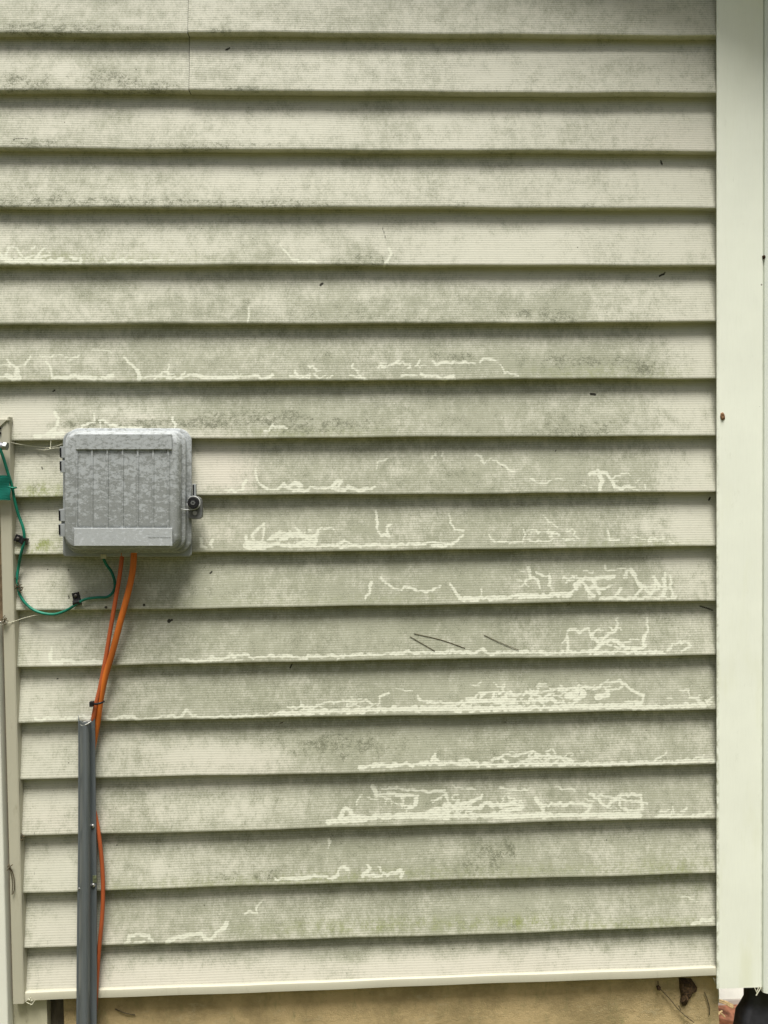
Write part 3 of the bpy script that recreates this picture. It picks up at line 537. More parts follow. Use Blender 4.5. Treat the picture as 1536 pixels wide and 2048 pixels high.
# rake overhang of the gable, sloping down towards the corner
def roof(x): return 1.935-(x-0.65)*0.48
mb = MB()
x0, x1 = -3.4, 1.15; OH = 0.13
for (ya, yb, da, db) in ((-OH, 4.0, 0.0, 0.022), (-OH-0.02, -OH-0.0005, -0.05, 0.13), (-OH-0.04, 4.0, 0.132, 0.15)):
    mb.add([(x0, ya, roof(x0)+da), (x1, ya, roof(x1)+da), (x1, yb, roof(x1)+da), (x0, yb, roof(x0)+da), (x0, ya, roof(x0)+db), (x1, ya, roof(x1)+db), (x1, yb, roof(x1)+db), (x0, yb, roof(x0)+db)],
           [(0,3,2,1),(4,5,6,7),(0,1,5,4),(1,2,6,5),(2,3,7,6),(3,0,4,7)])
mb.out('roof_overhang', M_POST, house)
# ------------------------------------------------------------------ ground
GZ = -0.45
t = NT('lawn and soil'); v = t.coords(); n1 = t.noise(v, 3, 5); n2 = t.noise(v, 60, 6, 0.8)
col = t.mix(t.step(n2, 0.35, 0.65), (0.085, 0.105, 0.03, 1), (0.18, 0.18, 0.065, 1)); col = t.mix(t.step(n1, 0.45, 0.6, 0, 0.6), col, (0.22, 0.17, 0.09, 1)); t.bump(n2, 0.8, 0.02)
M_GR = t.base(col, 0.95)
tag(MB().box(-60, 60, -60, 60, GZ-0.3, GZ).out('ground', M_GR), kind='structure')

# added bank of shrubs behind the viewer, cutting off low sky and tinting the shade
rnd = random.Random(31); mb = MB()
for i in range(9000):
    x = rnd.uniform(-9, 9); hmax = 3.2+0.9*math.sin(x*0.9)+0.6*math.sin(x*2.3+1); z = GZ+hmax*rnd.random()**0.8
    y = -5.2-0.7*math.sin(x*1.7+z)-rnd.uniform(0, 1.4); r_ = rnd.uniform(0.06, 0.17)
    a = Vector((rnd.gauss(0, 1), rnd.gauss(0, 1), rnd.gauss(0, 1))).normalized(); b = a.orthogonal().normalized(); c_ = a.cross(b); p = Vector((x, y, z))
    mb.add([p+b*r_, p+c_*r_*0.6, p-b*r_, p-c_*r_*0.6], [(0, 1, 2, 3)])
me_ = bpy.data.meshes.new('added_shrubs'); me_.from_pydata([tuple(q) for q in mb.v], [], mb.f); me_.materials.append(plain('green leaves', (0.09, 0.13, 0.035, 1), 0.7, 0.4, 3))
tag(link('added_shrubs', me_), 'added bank of green shrubs, out of view, that tints the shade on the wall', None, kind='stuff')

# ------------------------------------------------------------------ grey utility box
def zinc(name, a, b, c, sc=58, lo=.455, hi=.535):
    t = NT(name); v = t.coords((1, 1, 1.7)); n1 = t.noise(v, sc*1.7, 9, 0.78, 0.3); n2 = t.noise(t.coords(), 12, 3); n3 = t.noise(t.coords((1, 1, 2.5)), 190, 5, 0.8)
    fade = t.attr('flake')
    q = t.math('ADD', n1, t.math('MULTIPLY_ADD', fade, 0.20, -0.18))
    col = t.mix(t.step(n3, 0.3, 0.75), a, tuple(x*1.18 for x in a[:3])+(1,))
    col = t.mix(t.step(q, lo, hi, 0, 0.95), col, b)
    col = t.mix(t.step(t.math('SUBTRACT', t.noise(v, sc*5, 4, 0.75, .8), t.math('MULTIPLY_ADD', n2, 0.2, -0.1)), 0.57, 0.64, 0, 0.7), col, c)
    t.bump(t.math('ADD', t.step(q, lo, hi), t.math('MULTIPLY', n3, 0.5)), 0.12, 0.0004)
    return t.base(col, 0.55)
M_BOX = zinc('weathered grey plastic', (0.225, 0.238, 0.232, 1), (0.40, 0.425, 0.435, 1), (0.12, 0.13, 0.125, 1))
M_BSMOOTH = plain('smooth grey plastic', (0.30, 0.32, 0.325, 1), 0.5, 0.12, 50, dirt=(0.2, 0.22, 0.18, 1), dirtamt=(0.55, 0.8))
M_DKGREY = plain('dark grey plastic', (0.13, 0.135, 0.13, 1), 0.5, 0.2, 80)
M_BLACK = plain('black plastic', (0.012, 0.012, 0.013, 1), 0.45, 0.3, 80)
M_SCREW = plain('zinc screw', (0.45, 0.45, 0.43, 1), 0.35, 0.2, 300, metal=0.8)
def ring(x0, x1, y0, y1, r, Y, sq=False, n=7):
    a = P(x0, y1, Y); b = P(x1, y0, Y); c = P(x0, y0, Y); d_ = P(x1, y1, Y)
    W = x1-x0; Hh = y1-y0; o = []
    for cx, cy, a0, fl in ((x1-r, y0+r, 0, 0), (x0+r, y0+r, 90, 0), (x0+r, y1-r, 180, sq), (x1-r, y1-r, 270, sq)):
        for k in range(n+1):
            th = R_(a0+90*k/n); rr = r
            if fl:
                cs, sn = math.cos(th), math.sin(th); mx = max(abs(cs), abs(sn)); px_, py_ = cx+rr*cs/mx, cy-rr*sn/mx
            else: px_, py_ = cx+rr*math.cos(th), cy-rr*math.sin(th)
            u = (px_-x0)/W; v_ = (py_-y0)/Hh
            top = [c[i]*(1-u)+b[i]*u for i in range(3)]; bot = [a[i]*(1-u)+d_[i]*u for i in range(3)]
            o.append(tuple(top[i]*(1-v_)+bot[i]*v_ for i in range(3)))
    return o
def loft(rings, cap_front=True, cap_back=True):
    n = len(rings[0]); vs = [p for r in rings for p in r]; fs = []
    for i in range(len(rings)-1):
        for k in range(n): fs.append((i*n+k, i*n+(k+1) % n, (i+1)*n+(k+1) % n, (i+1)*n+k))
    if cap_back: fs.append(tuple(range(n))[::-1])
    if cap_front: fs.append(tuple(range((len(rings)-1)*n, len(rings)*n)))
    return vs, fs
bx = P(255, 985, 0)
box = thing('utility_box', 'weathered grey plastic telecom box with ribbed cover screwed to the siding', 'utility box', (bx[0], 0.01, P(255, 1113)[2]))
vs, fs = loft([ring(130, 382, 866, 1112, 18, 0.012, True), ring(126, 383.5, 862, 1113.5, 20, -0.012, True), ring(127.5, 382, 863.5, 1112, 20, -0.0135, True)])
build('base', vs, fs, M_BSMOOTH, box, smooth=True, autosmooth=30)
YF = -0.056
rings = [ring(133, 381, 859, 1104, 27, -0.0130), ring(131, 383.5, 856.5, 1106, 28, -0.0155), ring(131, 383.5, 856.5, 1105, 28, -0.0215), ring(132, 382, 858, 1103.5, 28, -0.0230),
         ring(134, 373, 861, 1101, 26, -0.0235), ring(133, 371, 862, 1100, 26, -0.034), ring(132, 370, 862.5, 1099, 26, -0.0350),
         ring(131, 364, 863.5, 1098.5, 26, -0.0355), ring(130, 360, 864.5, 1097.5, 26, -0.047), ring(129.5, 357, 865.5, 1097, 26, -0.0525), ring(131, 352, 868, 1095, 24, -0.0555), ring(134, 347, 871, 1092, 22, YF)]
vs, fs = loft(rings)
cover = build('cover', vs, fs, M_BOX, box, smooth=True, autosmooth=50)
def flake_attr(o):
    me = o.data; at = me.attributes.new('flake', 'FLOAT', 'POINT')
    for i, v_ in enumerate(me.vertices):
        z = v_.co.z; z1 = P(255, 870)[2]; z0 = P(255, 1050)[2]; u = (z-z0)/(z1-z0)
        at.data[i].value = 0.55+0.55*min(1, max(0, u))
# subdivided front sheet so weathering can vary over it, with ribs
def sheet(x0, x1, y0, y1, Y, nx, ny):
    vs, fs = [], []
    for j in range(ny+1):
        for i in range(nx+1): vs.append(P(x0+(x1-x0)*i/nx, y0+(y1-y0)*j/ny, Y))
    for j in range(ny):
        for i in range(nx): a = j*(nx+1)+i; fs.append((a, a+1, a+nx+2, a+nx+1))
    return vs, fs
def slab(x0, x1, y0, y1, Y0, Y1, e=0.0006, nx=16, ny=10):   # raised panel with a small bevel, front face subdivided
    vs, fs = sheet(x0+0.7, x1-0.7, y0+0.7, y1-0.7, Y1, nx, ny); n = len(vs)
    bord = [i for i in range(nx+1)] + [j*(nx+1)+nx for j in range(1, ny+1)] + [ny*(nx+1)+i for i in range(nx-1, -1, -1)] + [j*(nx+1) for j in range(ny-1, 0, -1)]
    def off(i, Y, g):
        c = ((x0+x1)/2, (y0+y1)/2); jj, ii = divmod(i, nx+1)
        x = x0 if ii == 0 else x1 if ii == nx else x0+(x1-x0)*ii/nx; y = y0 if jj == 0 else y1 if jj == ny else y0+(y1-y0)*jj/ny
        return P(x, y, Y)
    L = len(bord); vs += [off(i, Y1+e, 1) for i in bord]; vs += [off(i, Y0, 1) for i in bord]
    for k in range(L):
        k2 = (k+1) % L; fs.append((bord[k], bord[k2], n+k2, n+k)); fs.append((n+k, n+k2, n+L+k2, n+L+k))
    return vs, fs
mb = MB(); mb.add(*slab(153, 341, 899, 1056, YF+0.001, YF-0.0007, 0.0004, 24, 24))
for i in range(7):
    x = 154.5+(337-154.5)*i/6
    a = P(x, 899, YF); b = P(x-0.5, 1056, YF)
    mb.tube([(a[0], YF-0.0008, a[2]), (b[0], YF-0.0008, b[2])], 0.0021, 8)
rp = mb.out('ribbed_panel', M_BOX, box, smooth=True, autosmooth=40)
mb = MB(); mb.add(*slab(151, 344, 868, 899, YF+0.001, YF-0.0042, 0.0009, 20, 6)); tb = mb.out('top_band', M_BOX, box)
mb = MB(); mb.add(*slab(148, 345, 1056, 1092, YF+0.004, YF-0.0050, 0.0009, 20, 6))
bb = mb.out('bottom_band', zinc('pale worn grey plastic', (0.36, 0.38, 0.385, 1), (0.50, 0.53, 0.55, 1), (0.27, 0.28, 0.28, 1)), box)
for o in (cover, rp, tb, bb): flake_attr(o)
# faint moulded lettering row at the lower right of the cover (too worn to read)
mb = MB(); rnd = random.Random(3); x = 297
while x < 340:
    w_ = rnd.uniform(1.0, 2.2)
    h_ = rnd.choice((1.0, 1.6, 2.2)); a = P(x, 1074, 0); p0 = P(x, 1075, YF-0.0052); p1 = P(x+w_, 1075-h_, YF-0.0052)
    mb.box(p0[0], p1[0], YF-0.0055, YF-0.0048, p0[2], p1[2]); x += w_+rnd.uniform(0.7, 1.6)
mb.out('worn_lettering', M_BSMOOTH, bb)
for (x, y0, y1) in ((124.5, 893, 945), (122.5, 1018, 1073)):
    mb = MB(); Yh = -0.030; ym = (y0+y1)/2
    for (ya, yb) in ((y0, ym-3), (ym+2, y1)):
        a = P(x-3, yb, Yh); b = P(x+9, ya, Yh); mb.box(a[0], b[0], Yh-0.003, Yh+0.014, a[2], b[2])
    a = P(x-1, y1-2, Yh); b = P(x+9, y0+2, Yh); mb.box(a[0]+0.001, b[0]-0.001, Yh+0.001, Yh+0.012, a[2], b[2])
    h = mb.out('hinge', M_BSMOOTH, box, bevel=0.0006)
    mb = MB()
    for (ya, yb) in ((y0+3, ym-5), (ym+4, y1-4)):
        a = P(x-3, yb, Yh); b = P(x-0.5, ya, Yh); mb.box(a[0]-0.0004, b[0], Yh-0.0036, Yh+0.010, a[2], b[2])
    mb.out('hinge_slot', M_BLACK, h)
# latch at the right
YL = -0.030
def pp(x, y, Y=YL): q = P(x, y, Y); return (q[0], q[2])
pts = [pp(376, 1036), pp(376, 993), pp(386, 992), pp(395, 993), pp(401, 997), pp(403, 1004), pp(404, 1030), pp(403, 1035), pp(399, 1038), pp(384, 1038)]
la = MB().quadbox(pts, YL, YL+0.012).out('latch', M_DKGREY, box, bevel=0.0012)
mb = MB(); a = P(384, 993, YL); b = P(390.5, 968, YL); mb.box(a[0], b[0], YL+0.003, YL+0.012, a[2], b[2]); mb.out('latch_arm', M_BSMOOTH, la, bevel=0.0006)
a = P(385, 991, YL); b = P(387.3, 969.5, YL); MB().box(a[0], b[0], YL+0.0022, YL+0.006, a[2], b[2]).out('latch_slot', M_BLACK, la)
c = pp(388, 1005.5); mb = MB(); mb.disc(c, 11*MM*0.98, YL-0.009, YL+0.002, 24); lk = mb.out('lock_screw', M_BLACK, la, bevel=0.0008)
mb = MB(); 
for s_ in range(6): 
    th = s_*math.pi/3; mb.disc((c[0]+0.0028*math.cos(th), c[1]+0.0028*math.sin(th)), 0.0014, YL-0.0096, YL-0.0088, 8)
mb.out('lock_socket', M_DKGREY, la)
th_pts = [(c[0]+0.0112*math.cos(R_(a_)), YL-0.004, c[1]+0.0112*math.sin(R_(a_))) for a_ in range(150, -181, -12)]
mb = MB(); mb.tube(th_pts, 0.0009, 8)
e0 = P(359, 1017, YL-0.012); e1 = P(370, 1019.5, YL-0.008); e2 = P(384, 1019, YL-0.005); e3 = P(393, 1017, YL-0.004); e4 = P(399, 1010, YL-.004)
mb.tube(catmull([e0, e1, e2, e3, e4]), 0.0009, 8)
mb.out('seal_wire', plain('pale sealing wire', (0.42, 0.43, 0.41, 1), 0.4, 0.2, 100), la, smooth=True)
c2 = pp(390, 1026); MB().disc(c2, 4.2*MM, YL-0.0012, YL+0.001, 18).out('rivet', plain('grey rivet', (0.36, 0.36, 0.34, 1), 0.5), la)
# cable entry notch below
a = P(203, 1117, -0.010); b = P(214, 1108, -0.010); MB().box(a[0], b[0], -0.0146, -0.011, a[2], b[2]).out('wire_grommet', M_CB, box, bevel=0.0006)

# ------------------------------------------------------------------ cables, wires, clips
M_GREEN = plain('green insulation', (0.008, 0.15, 0.095, 1), 0.45, 0.3, 40, dirt=(0.05, 0.2, 0.15, 1), dirtamt=(0.6, .8))
gw = [P(-30, 868, -0.030), P(-8, 885, -0.030), P(4, 908, -0.026), P(14, 940, -0.020), P(24, 972, -0.014), P(29, 1000, -0.011), P(37, 1030, -0.007), P(46, 1055, -0.007), P(48.5, 1080, -0.006), P(42, 1108, -0.005), P(37, 1135, 0.003),
      P(34, 1158, 0.000), P(38, 1184, -0.002), P(48, 1203, -0.003), P(66, 1219, -0.004), P(88, 1227, -0.005), P(112, 1228, -0.005), P(136, 1219, -0.004), P(156, 1206, -0.006), P(172, 1198, -0.004), P(194, 1195, -0.003),
      P(214, 1194, -0.003), P(226, 1184, -0.002), P(230, 1168, -0.001), P(224, 1146, -0.001), P(212, 1128, -0.002), P(205, 1112, -0.006)]
mb = MB(); mb.tube(catmull(gw, 8), 0.0025, 10)
tag(mb.out('ground_wire', M_GREEN, smooth=True), 'thin green insulated wire looping from the left edge to the underside of the grey box', 'wire')
def clip(cx, cy, ang, Y, label):
    q = P(cx, cy, Y); r = thing('wire_clip', label, 'wire clip', (q[0], Y, q[2]), 'black wire clips on the green wire')
    vs, fs = [], []; L, Wd = 0.0112, 0.0062
    # side profile along u: flat screw pad then a raised half-round saddle
    prof = [(-L, 0.0), (-L, -0.0042), (0.001, -0.0046), (0.0025, -0.0085), (0.0055, -0.0112), (0.0088, -0.0105), (0.0112, -0.0075), (0.0122, 0.0)]
    n = len(prof)
    for s_ in (-1, 1):
        for u, y in prof: vs.append((u, y, s_*Wd))
    fs = [tuple(range(n)), tuple(range(2*n-1, n-1, -1))] + [(i, (i+1) % n, (i+1) % n+n, i+n) for i in range(n)]
    Mr = Matrix.Rotation(-R_(ang), 3, 'Y')
    vs = [tuple(Mr @ Vector(v_)+Vector((q[0], Y+0.001, q[2]))) for v_ in vs]
    build('saddle', vs, fs, M_BLACK, r, bevel=0.0007)
    c_ = Mr @ Vector((-0.0055, 0, 0)); c_ = (c_.x+q[0], c_.z+q[2])
    mb = MB(); mb.disc(c_, 0.0032, Y-0.0042, Y-0.002, 16, dome=0.0011); mb.out('screw', plain('dull brown screw', (0.10, 0.09, 0.08, 1), 0.4, 0.2, 200, metal=0.6), r, smooth=True, autosmooth=50)
clip(43, 1079, -22, 0.001, 'upper black plastic clip, tilted, holding the green wire near the side trim')
clip(154, 1197, -78, 0.001, 'lower black plastic clip, upright, holding the green wire left of the orange cables')
# green label tag and little tie
YT = -0.022
mb = MB(); N = 10; vs, fs = [], []
for j in range(N+1):
    for i in range(7):
        q = P(-60+79*i/6+1.2*math.sin(j*1.3)*(i == 6)+0.15*j, 951+49.5*j/N+(0.8*math.sin(i*1.1) if j in (0, N) else 0), YT+0.0010*math.sin(i*0.9+j*0.7)); vs.append(q)
n0 = len(vs); vs += [(x, y+0.0012, z) for x, y, z in vs]
for j in range(N):
    for i in range(6):
        a = j*7+i; fs += [(a, a+1, a+8, a+7), (n0+a+7, n0+a+8, n0+a+1, n0+a)]
for j in range(N): fs += [(j*7+6, n0+j*7+6, n0+j*7+13, j*7+13)]
for i in range(6): fs += [(i, n0+i, n0+i+1, i+1), (N*7+i, N*7+i+1, n0+N*7+i+1, n0+N*7+i)]
tag(build('marker_tag', vs, fs, plain('green tape', (0.004, 0.125, 0.092, 1), 0.5, 0.25, 25), smooth=False), 'dark green plastic marker tag hanging at the left edge beside the side trim', 'tag')
q0 = P(19, 975, -0.02); mb = MB()
cc = P(26, 975.5, -0.014)
mb.tube([(cc[0]+0.0048*math.cos(R_(a_)), cc[1]+0.0052*math.sin(R_(a_)), cc[2]+0.0004*math.sin(R_(a_*2))) for a_ in range(0, 361, 24)], 0.0016, 8)
mb.tube([P(17, 973, -0.0205), P(21, 975, -0.019), P(24, 977, -0.018)], 0.0018, 8)
tag(mb.out('green_tie', M_GREEN, smooth=True), 'small green tie fastening the green wire to the marker tag', 'cable tie')
# grey clamp at the left edge
cl = thing('pipe_clamp', 'grey metal clamp with a nut sticking out over the side trim at the left edge', 'clamp', P(8, 893, -0.02))
MB().tube([P(-60, 889, -0.024), P(-10, 891, -0.024), P(9, 893, -0.024)], 0.0062, 14).out('clamp_body', plain('grey zinc', (0.28, 0.29, 0.31, 1), 0.4, 0.3, 60, metal=0.5), cl, smooth=True, autosmooth=50)
mb = MB(); mb.tube([P(8, 892, -0.024), P(14.5, 893, -0.024)], 0.0075, 6); mb.out('nut', plain('zinc nut', (0.36, 0.38, 0.38, 1), 0.35, 0.3, 80, metal=0.6), cl)
mb = MB(); mb.tube([P(1, 884, -0.02), P(1, 900, -0.02)], 0.0030, 10); mb.out('bolt', M_DKGREY, cl, smooth=True)
# nail holes in the trim head, stood in for by small black discs
for y, lb in ((856, 'upper of two black discs for nail holes in the side trim above the clamp'), (866, 'lower of two black discs for nail holes in the side trim above the clamp')):
    c_ = P(0.5, y, -0.0085); o = MB().disc((c_[0], c_[2]), 0.0019, -0.0105, -0.0062, 12, dome=0.0008).out('trim_nail_hole', M_BLACK, smooth=True, autosmooth=50)
    tag(o, lb, 'screw', 'black discs for nail holes in the side trim')

# white enclosure at the lower left
YW = -0.030
mb = MB(); vs, fs = loft([ring(-700, 1, 1243, 2700, 10, 0.004), ring(-700, 1.5, 1243, 2700, 10, YW+0.003), ring(-698, -0.5, 1245, 2698, 9, YW)])
xw = X_J-0.0225-0.004
M_WHITE = trim_material('white painted metal', (0.72, 0.73, 0.64, 1), (0.35, 0.3, 0.2, 1), 0.6, 0.8, 0.35)
wz1 = P(0, 1246, -0.014)[2]
wh = thing('meter_box', 'off-white metal enclosure along the lower left edge beside the side trim', 'meter box', (xw-0.2, 0.0, -0.4))
profile_extrude([(xw-0.45, 0.006)] + [(xw-0.45, -0.012), (xw-0.447, -0.014)] + arc(xw-0.003, -0.011, 0.003, 270, 360, 4) + [(xw, 0.006)], -0.45, wz1, 'enclosure', M_WHITE, wh, smooth=True)
# brown rust patch and dirt lump where the box meets the trim
# orange cables
M_OR = plain('orange cable jacket', (0.52, 0.135, 0.02, 1), 0.5, 0.3, 30, dirt=(0.34, 0.10, 0.03, 1), stretch=(1, 1, 0.15), dirtamt=(0.5, 0.75))
M_OR2 = plain('reddish orange cable jacket', (0.42, 0.10, 0.032, 1), 0.5, 0.25, 30, dirt=(0.26, 0.06, 0.03, 1), stretch=(1, 1, 0.2), dirtamt=(0.5, 0.75))
thick = [P(268, 1098, -0.013), P(267.5, 1118, -0.013), P(264, 1150, -0.013), P(254, 1194, -0.013), P(241, 1242, -0.014), P(226, 1300, -0.014), P(211, 1352, -0.014), P(201, 1400, -0.011), P(195.5, 1440, -0.0075), P(190, 1472, -0.005), P(183, 1510, -0.004), P(176, 1580, -0.005), P(174, 1700, -0.005)]
tag(MB().tube(catmull(thick), 0.0055, 16).out('thick_cable', M_OR, smooth=True), 'thicker bright orange cable running from the grey box down behind the grey cable guard', 'cable')
thin = [P(244, 1100, -0.010), P(243.5, 1118, -0.010), P(238, 1160, -0.011), P(231, 1200, -0.012), P(222, 1252, -0.012), P(211, 1318, -0.012), P(200, 1375, -0.015), P(191, 1412, -0.016), P(186.5, 1436, -0.015), P(183, 1460, -0.009), P(181, 1530, -0.006), P(184, 1600, -0.006),
        P(191, 1632, -0.007), P(197, 1665, -0.009), P(203, 1715, -0.010), P(206, 1770, -0.010), P(204.5, 1830, -0.010), P(199, 1890, -0.009), P(195, 1945, -0.008), P(191.5, 2000, -0.007), P(188, 2060, -0.006)]
tag(MB().tube(catmull(thin), 0.0037, 14).out('thin_cable', M_OR2, smooth=True), 'thinner reddish orange cable that bows out beside the grey cable guard near the bottom', 'cable')
# black cable tie
ct = thing('cable_tie', 'black cable tie binding the two orange cables above the guard', 'cable tie', P(194, 1405, -0.02))
a = P(184, 1407, -0.022); b = P(193, 1408, -0.0255); c_ = P(203, 1405.5, -0.0235); d_ = P(208.5, 1403, -0.012); e_ = P(195, 1405, -0.004); f_ = P(184, 1406, -0.009)
MB().tube(catmull([a, b, c_, d_, e_, f_, a], 6), 0.0019, 8, flat=0.6).out('strap', M_BLACK, ct, smooth=True)
a = P(181.5, 1411.5, -0.018); b = P(188.5, 1401.5, -0.018); MB().box(a[0], b[0], -0.026, -0.017, a[2], b[2]).out('tie_head', M_BLACK, ct, bevel=0.0008)

# grey U-shaped cable guard
t = NT('slate grey plastic'); n1 = t.noise(t.coords((1, 1, 0.05)), 120, 4, 0.6); n2 = t.noise(t.coords(), 40, 6, 0.75)
col = t.mix(t.step(n1, 0.3, 0.7), (0.088, 0.102, 0.108, 1), (0.122, 0.138, 0.147, 1)); col = t.mix(t.step(n2, 0.55, 0.8, 0, 0.35), col, (0.14, 0.16, 0.14, 1)); t.bump(n1, 0.1, 0.001)
M_GUARD = t.base(col, 0.42)
def guard_ring(xl, xr, y):
    # hat section: left flange, rounded crown, right flange
    u = [(0, 0.006), (0, -0.0105), (0.06, -0.0105), (0.09, -0.012), (0.14, -0.020), (0.22, -0.0265), (0.33, -0.0305), (0.44, -0.0315), (0.54, -0.0295), (0.62, -0.0250), (0.67, -0.019), (0.70, -0.0130), (0.74, -0.0115), (0.97, -0.0115), (1.0, -0.0100), (1.0, 0.006)]
    o = []
    u = [(a_, Y-(0.006 if Y < 0.005 else 0)) for a_, Y in u]
    for a_, Y in u: o.append(P(xl+(xr-xl)*a_, y, Y))
    i2 = []
    for a_, Y in u[::-1]:
        aa = 0.03+a_*0.94; i2.append(P(xl+(xr-xl)*aa, y, min(0.006, Y+0.0022)))
    return o, i2
rows = [(156.3, 190.5, 1438), (156.6, 191.0, 1500), (156.5, 192.0, 1600), (156.2, 193.4, 1700), (155.2, 193.8, 1770), (154.2, 194, 1850), (153.2, 194, 1950), (152.8, 194, 2048), (152.6, 194, 2250)]
vs, fs = [], []; 
for xl, xr, y in rows:
    o, i2 = guard_ring(xl, xr, y); ringv = o+i2; n = len(ringv)
    zc = sum(p[2] for p in ringv)/n
    vs += [(p[0], p[1], P(175, y, -0.015)[2]) for p in ringv]
for i in range(len(rows)-1):
    for k in range(n): fs.append((i*n+k, i*n+(k+1) % n, (i+1)*n+(k+1) % n, (i+1)*n+k))
h_ = n//2
for k in range(h_-1): fs.append((k, k+1, n-2-k, n-1-k))
base_i = (len(rows)-1)*n
for k in range(h_-1): fs.append((base_i+k, base_i+n-1-k, base_i+n-2-k, base_i+k+1))
# snap the top edge: left corner rises, right slopes
for k in range(n):
    x, y, z = vs[k]; u = (x-vs[0][0])/(vs[h_-1][0]-vs[0][0])
    vs[k] = (x, y, z+0.0035*max(0, 1-u*5)-0.0025*math.exp(-((u-0.3)/0.16)**2)+0.001*math.sin(u*17))
gd = thing('cable_guard', 'slate grey plastic cable guard running down the wall below the orange cables', 'cable guard', (P(175, 2000)[0], 0.0, GZ))
build('channel', vs, fs, M_GUARD, gd, smooth=True, autosmooth=40)
# pale broken lip of packing inside the top
mb = MB(); mb.tube(catmull([P(161, 1449, -0.0225), P(165, 1451, -0.032), P(172, 1449, -0.037), P(179, 1445, -0.0345), P(182, 1443, -0.026)], 5), 0.0010, 6)
mb.tube(catmull([P(161, 1448, -0.0155), P(167, 1444, -0.018), P(174, 1442.5, -0.022), P(181, 1442, -0.021)], 5), 0.0009, 6)
mb.out('broken_lip', plain('pale broken edge', (0.5, 0.5, 0.46, 1), 0.6, 0.3, 300), gd, smooth=True)
for x, y, r_, yy in ((185, 1652, 0.0036, -0.0178), (186.5, 1770, 0.0036, -0.0178), (159.5, 1777, 0.0026, -0.0168)):
    q = P(x, y, yy); s = thing('screw', None, None)
    bpy.data.objects.remove(s)
    mb = MB(); mb.disc((q[0], q[2]), r_, yy-0.0016, yy+0.002, 18, dome=0.0014)
    sc_ = mb.out('screw', M_SCREW, gd, smooth=True, autosmooth=50)
    mb = MB(); mb.disc((q[0], q[2]), r_*0.35, yy-0.0034, yy-0.0028, 8); mb.out('screw_recess', M_BLACK, sc_)
mb = MB(); a = P(184.5, 1768, -0.0178); b = P(193, 1751, -0.0178); mb.box(a[0]+0.001, b[0], -0.0182, -0.0170, a[2]+0.002, b[2]); mb.out('moss_patch', plain('mossy film', (0.15, 0.17, 0.09, 1), 0.9, 0.5, 200), gd, bevel=0.0002)

# ------------------------------------------------------------------ webs, nest
M_WEB = plain('dusty cobweb', (0.55, 0.54, 0.42, 1), 0.8, 0.2, 200)
def web(name, label, strands, mat=M_WEB, r=0.0004):
    mb = MB()
    for st in strands: mb.tube(catmull([P(*p) for p in st], 4), r, 5)
    return tag(mb.out(name, mat), label, 'cobweb')
web('cobweb', 'thin cobweb strands strung between the siding and the upper hinge of the grey box', [[(102, 877, 0.001), (101.5, 885, 0.0), (101, 898, -0.004)], [(101, 898, -0.004), (88, 900, 0.002), (72, 898, 0.008)], [(101, 898, -0.004), (112, 896, -0.01), (121, 896, -0.016)], [(101, 898, -0.004), (97, 895, 0.002), (89, 899, 0.006)], [(16, 884, -0.003), (60, 892, 0.006), (100, 895, 0.004), (125, 888, -0.01)]], r=0.00045)
web('cobweb', 'single pale cobweb strand stretched below the green loop to the side trim', [[(0, 1250, -0.014), (24, 1244, -0.009), (55, 1234, -0.004), (90, 1227, -0.004)]], r=0.0005)
rnd = random.Random(11)
def tangle(cx, cy, rx, ry, n, Y=-0.004):
    out = []
    for i in range(n):
        x, y = cx+rnd.gauss(0, rx*0.5), cy+rnd.gauss(0, ry*0.5); a_ = rnd.uniform(0, 6.28); L = rnd.uniform(3, 9)
        out.append([(x, y, Y+rnd.uniform(-.004, .003)), (x+L*0.5*math.cos(a_)+rnd.uniform(-1, 1), y+L*0.5*math.sin(a_), Y+rnd.uniform(-.005, .003)), (x+L*math.cos(a_), y+L*math.sin(a_), Y+rnd.uniform(-.004, .003))])
    return out
M_DEB = plain('brown plant debris', (0.10, 0.08, 0.045, 1), 0.9, 0.5, 300)
o = web('web_debris', 'small clump of dry debris caught in web where the green wire starts its loop', tangle(36, 1172, 4, 10, 24)+tangle(40, 1180, 3, 5, 10)+tangle(28, 1158, 2, 4, 4, -0.002), M_DEB, 0.0006); o['category'] = 'debris'
o = web('web_debris', 'tuft of dry debris and web on the side trim level with the bottom of the green loop', tangle(8, 1240, 4, 9, 20, -0.012), M_DEB, 0.0006); o['category'] = 'debris'
o = web('web_debris', 'wisp of pale dry debris dangling from the lower left corner of the bottom trim', [[(52, 2004, -0.006), (58, 2007, -0.008), (64, 2009, -0.008)], [(60, 1990, -0.006), (54, 2000, -0.0075), (50, 2004, -0.007)], [(64, 2009, -0.008), (68, 2003, -0.006), (72, 1999, -0.006)]]+tangle(62, 2002, 5, 3, 8, -0.006), M_WEB, 0.0006); o['category'] = 'debris'
for pts_, lb in (([(828, 1267), (880, 1279), (930, 1296)], 'longest of three dark pine needles stuck to the siding right of centre, gently curved'),
                 ([(820, 1273), (846, 1288), (870, 1302)], 'short dark pine needle directly below the long one on the siding'),
                 ([(968, 1270), (1003, 1286), (1038, 1300)], 'dark pine needle on the siding standing apart to the right of the other two')):
    mb = MB(); mb.tube(catmull([P(x, y, 0.0168*max(0, 1311-y)/110+0.0003) for i, (x, y) in enumerate(pts_)], 5), 0.0005, 6)
    tag(mb.out('pine_needle', M_DEB), lb, 'pine needle', 'dark pine needles stuck to the siding')
o = web('web_debris', 'reddish brown crumbs caught between the side trim and a lap, left of the cable guard', tangle(42, 1674, 3, 5, 14, -0.001), M_DEB, 0.0007); o['category'] = 'debris'
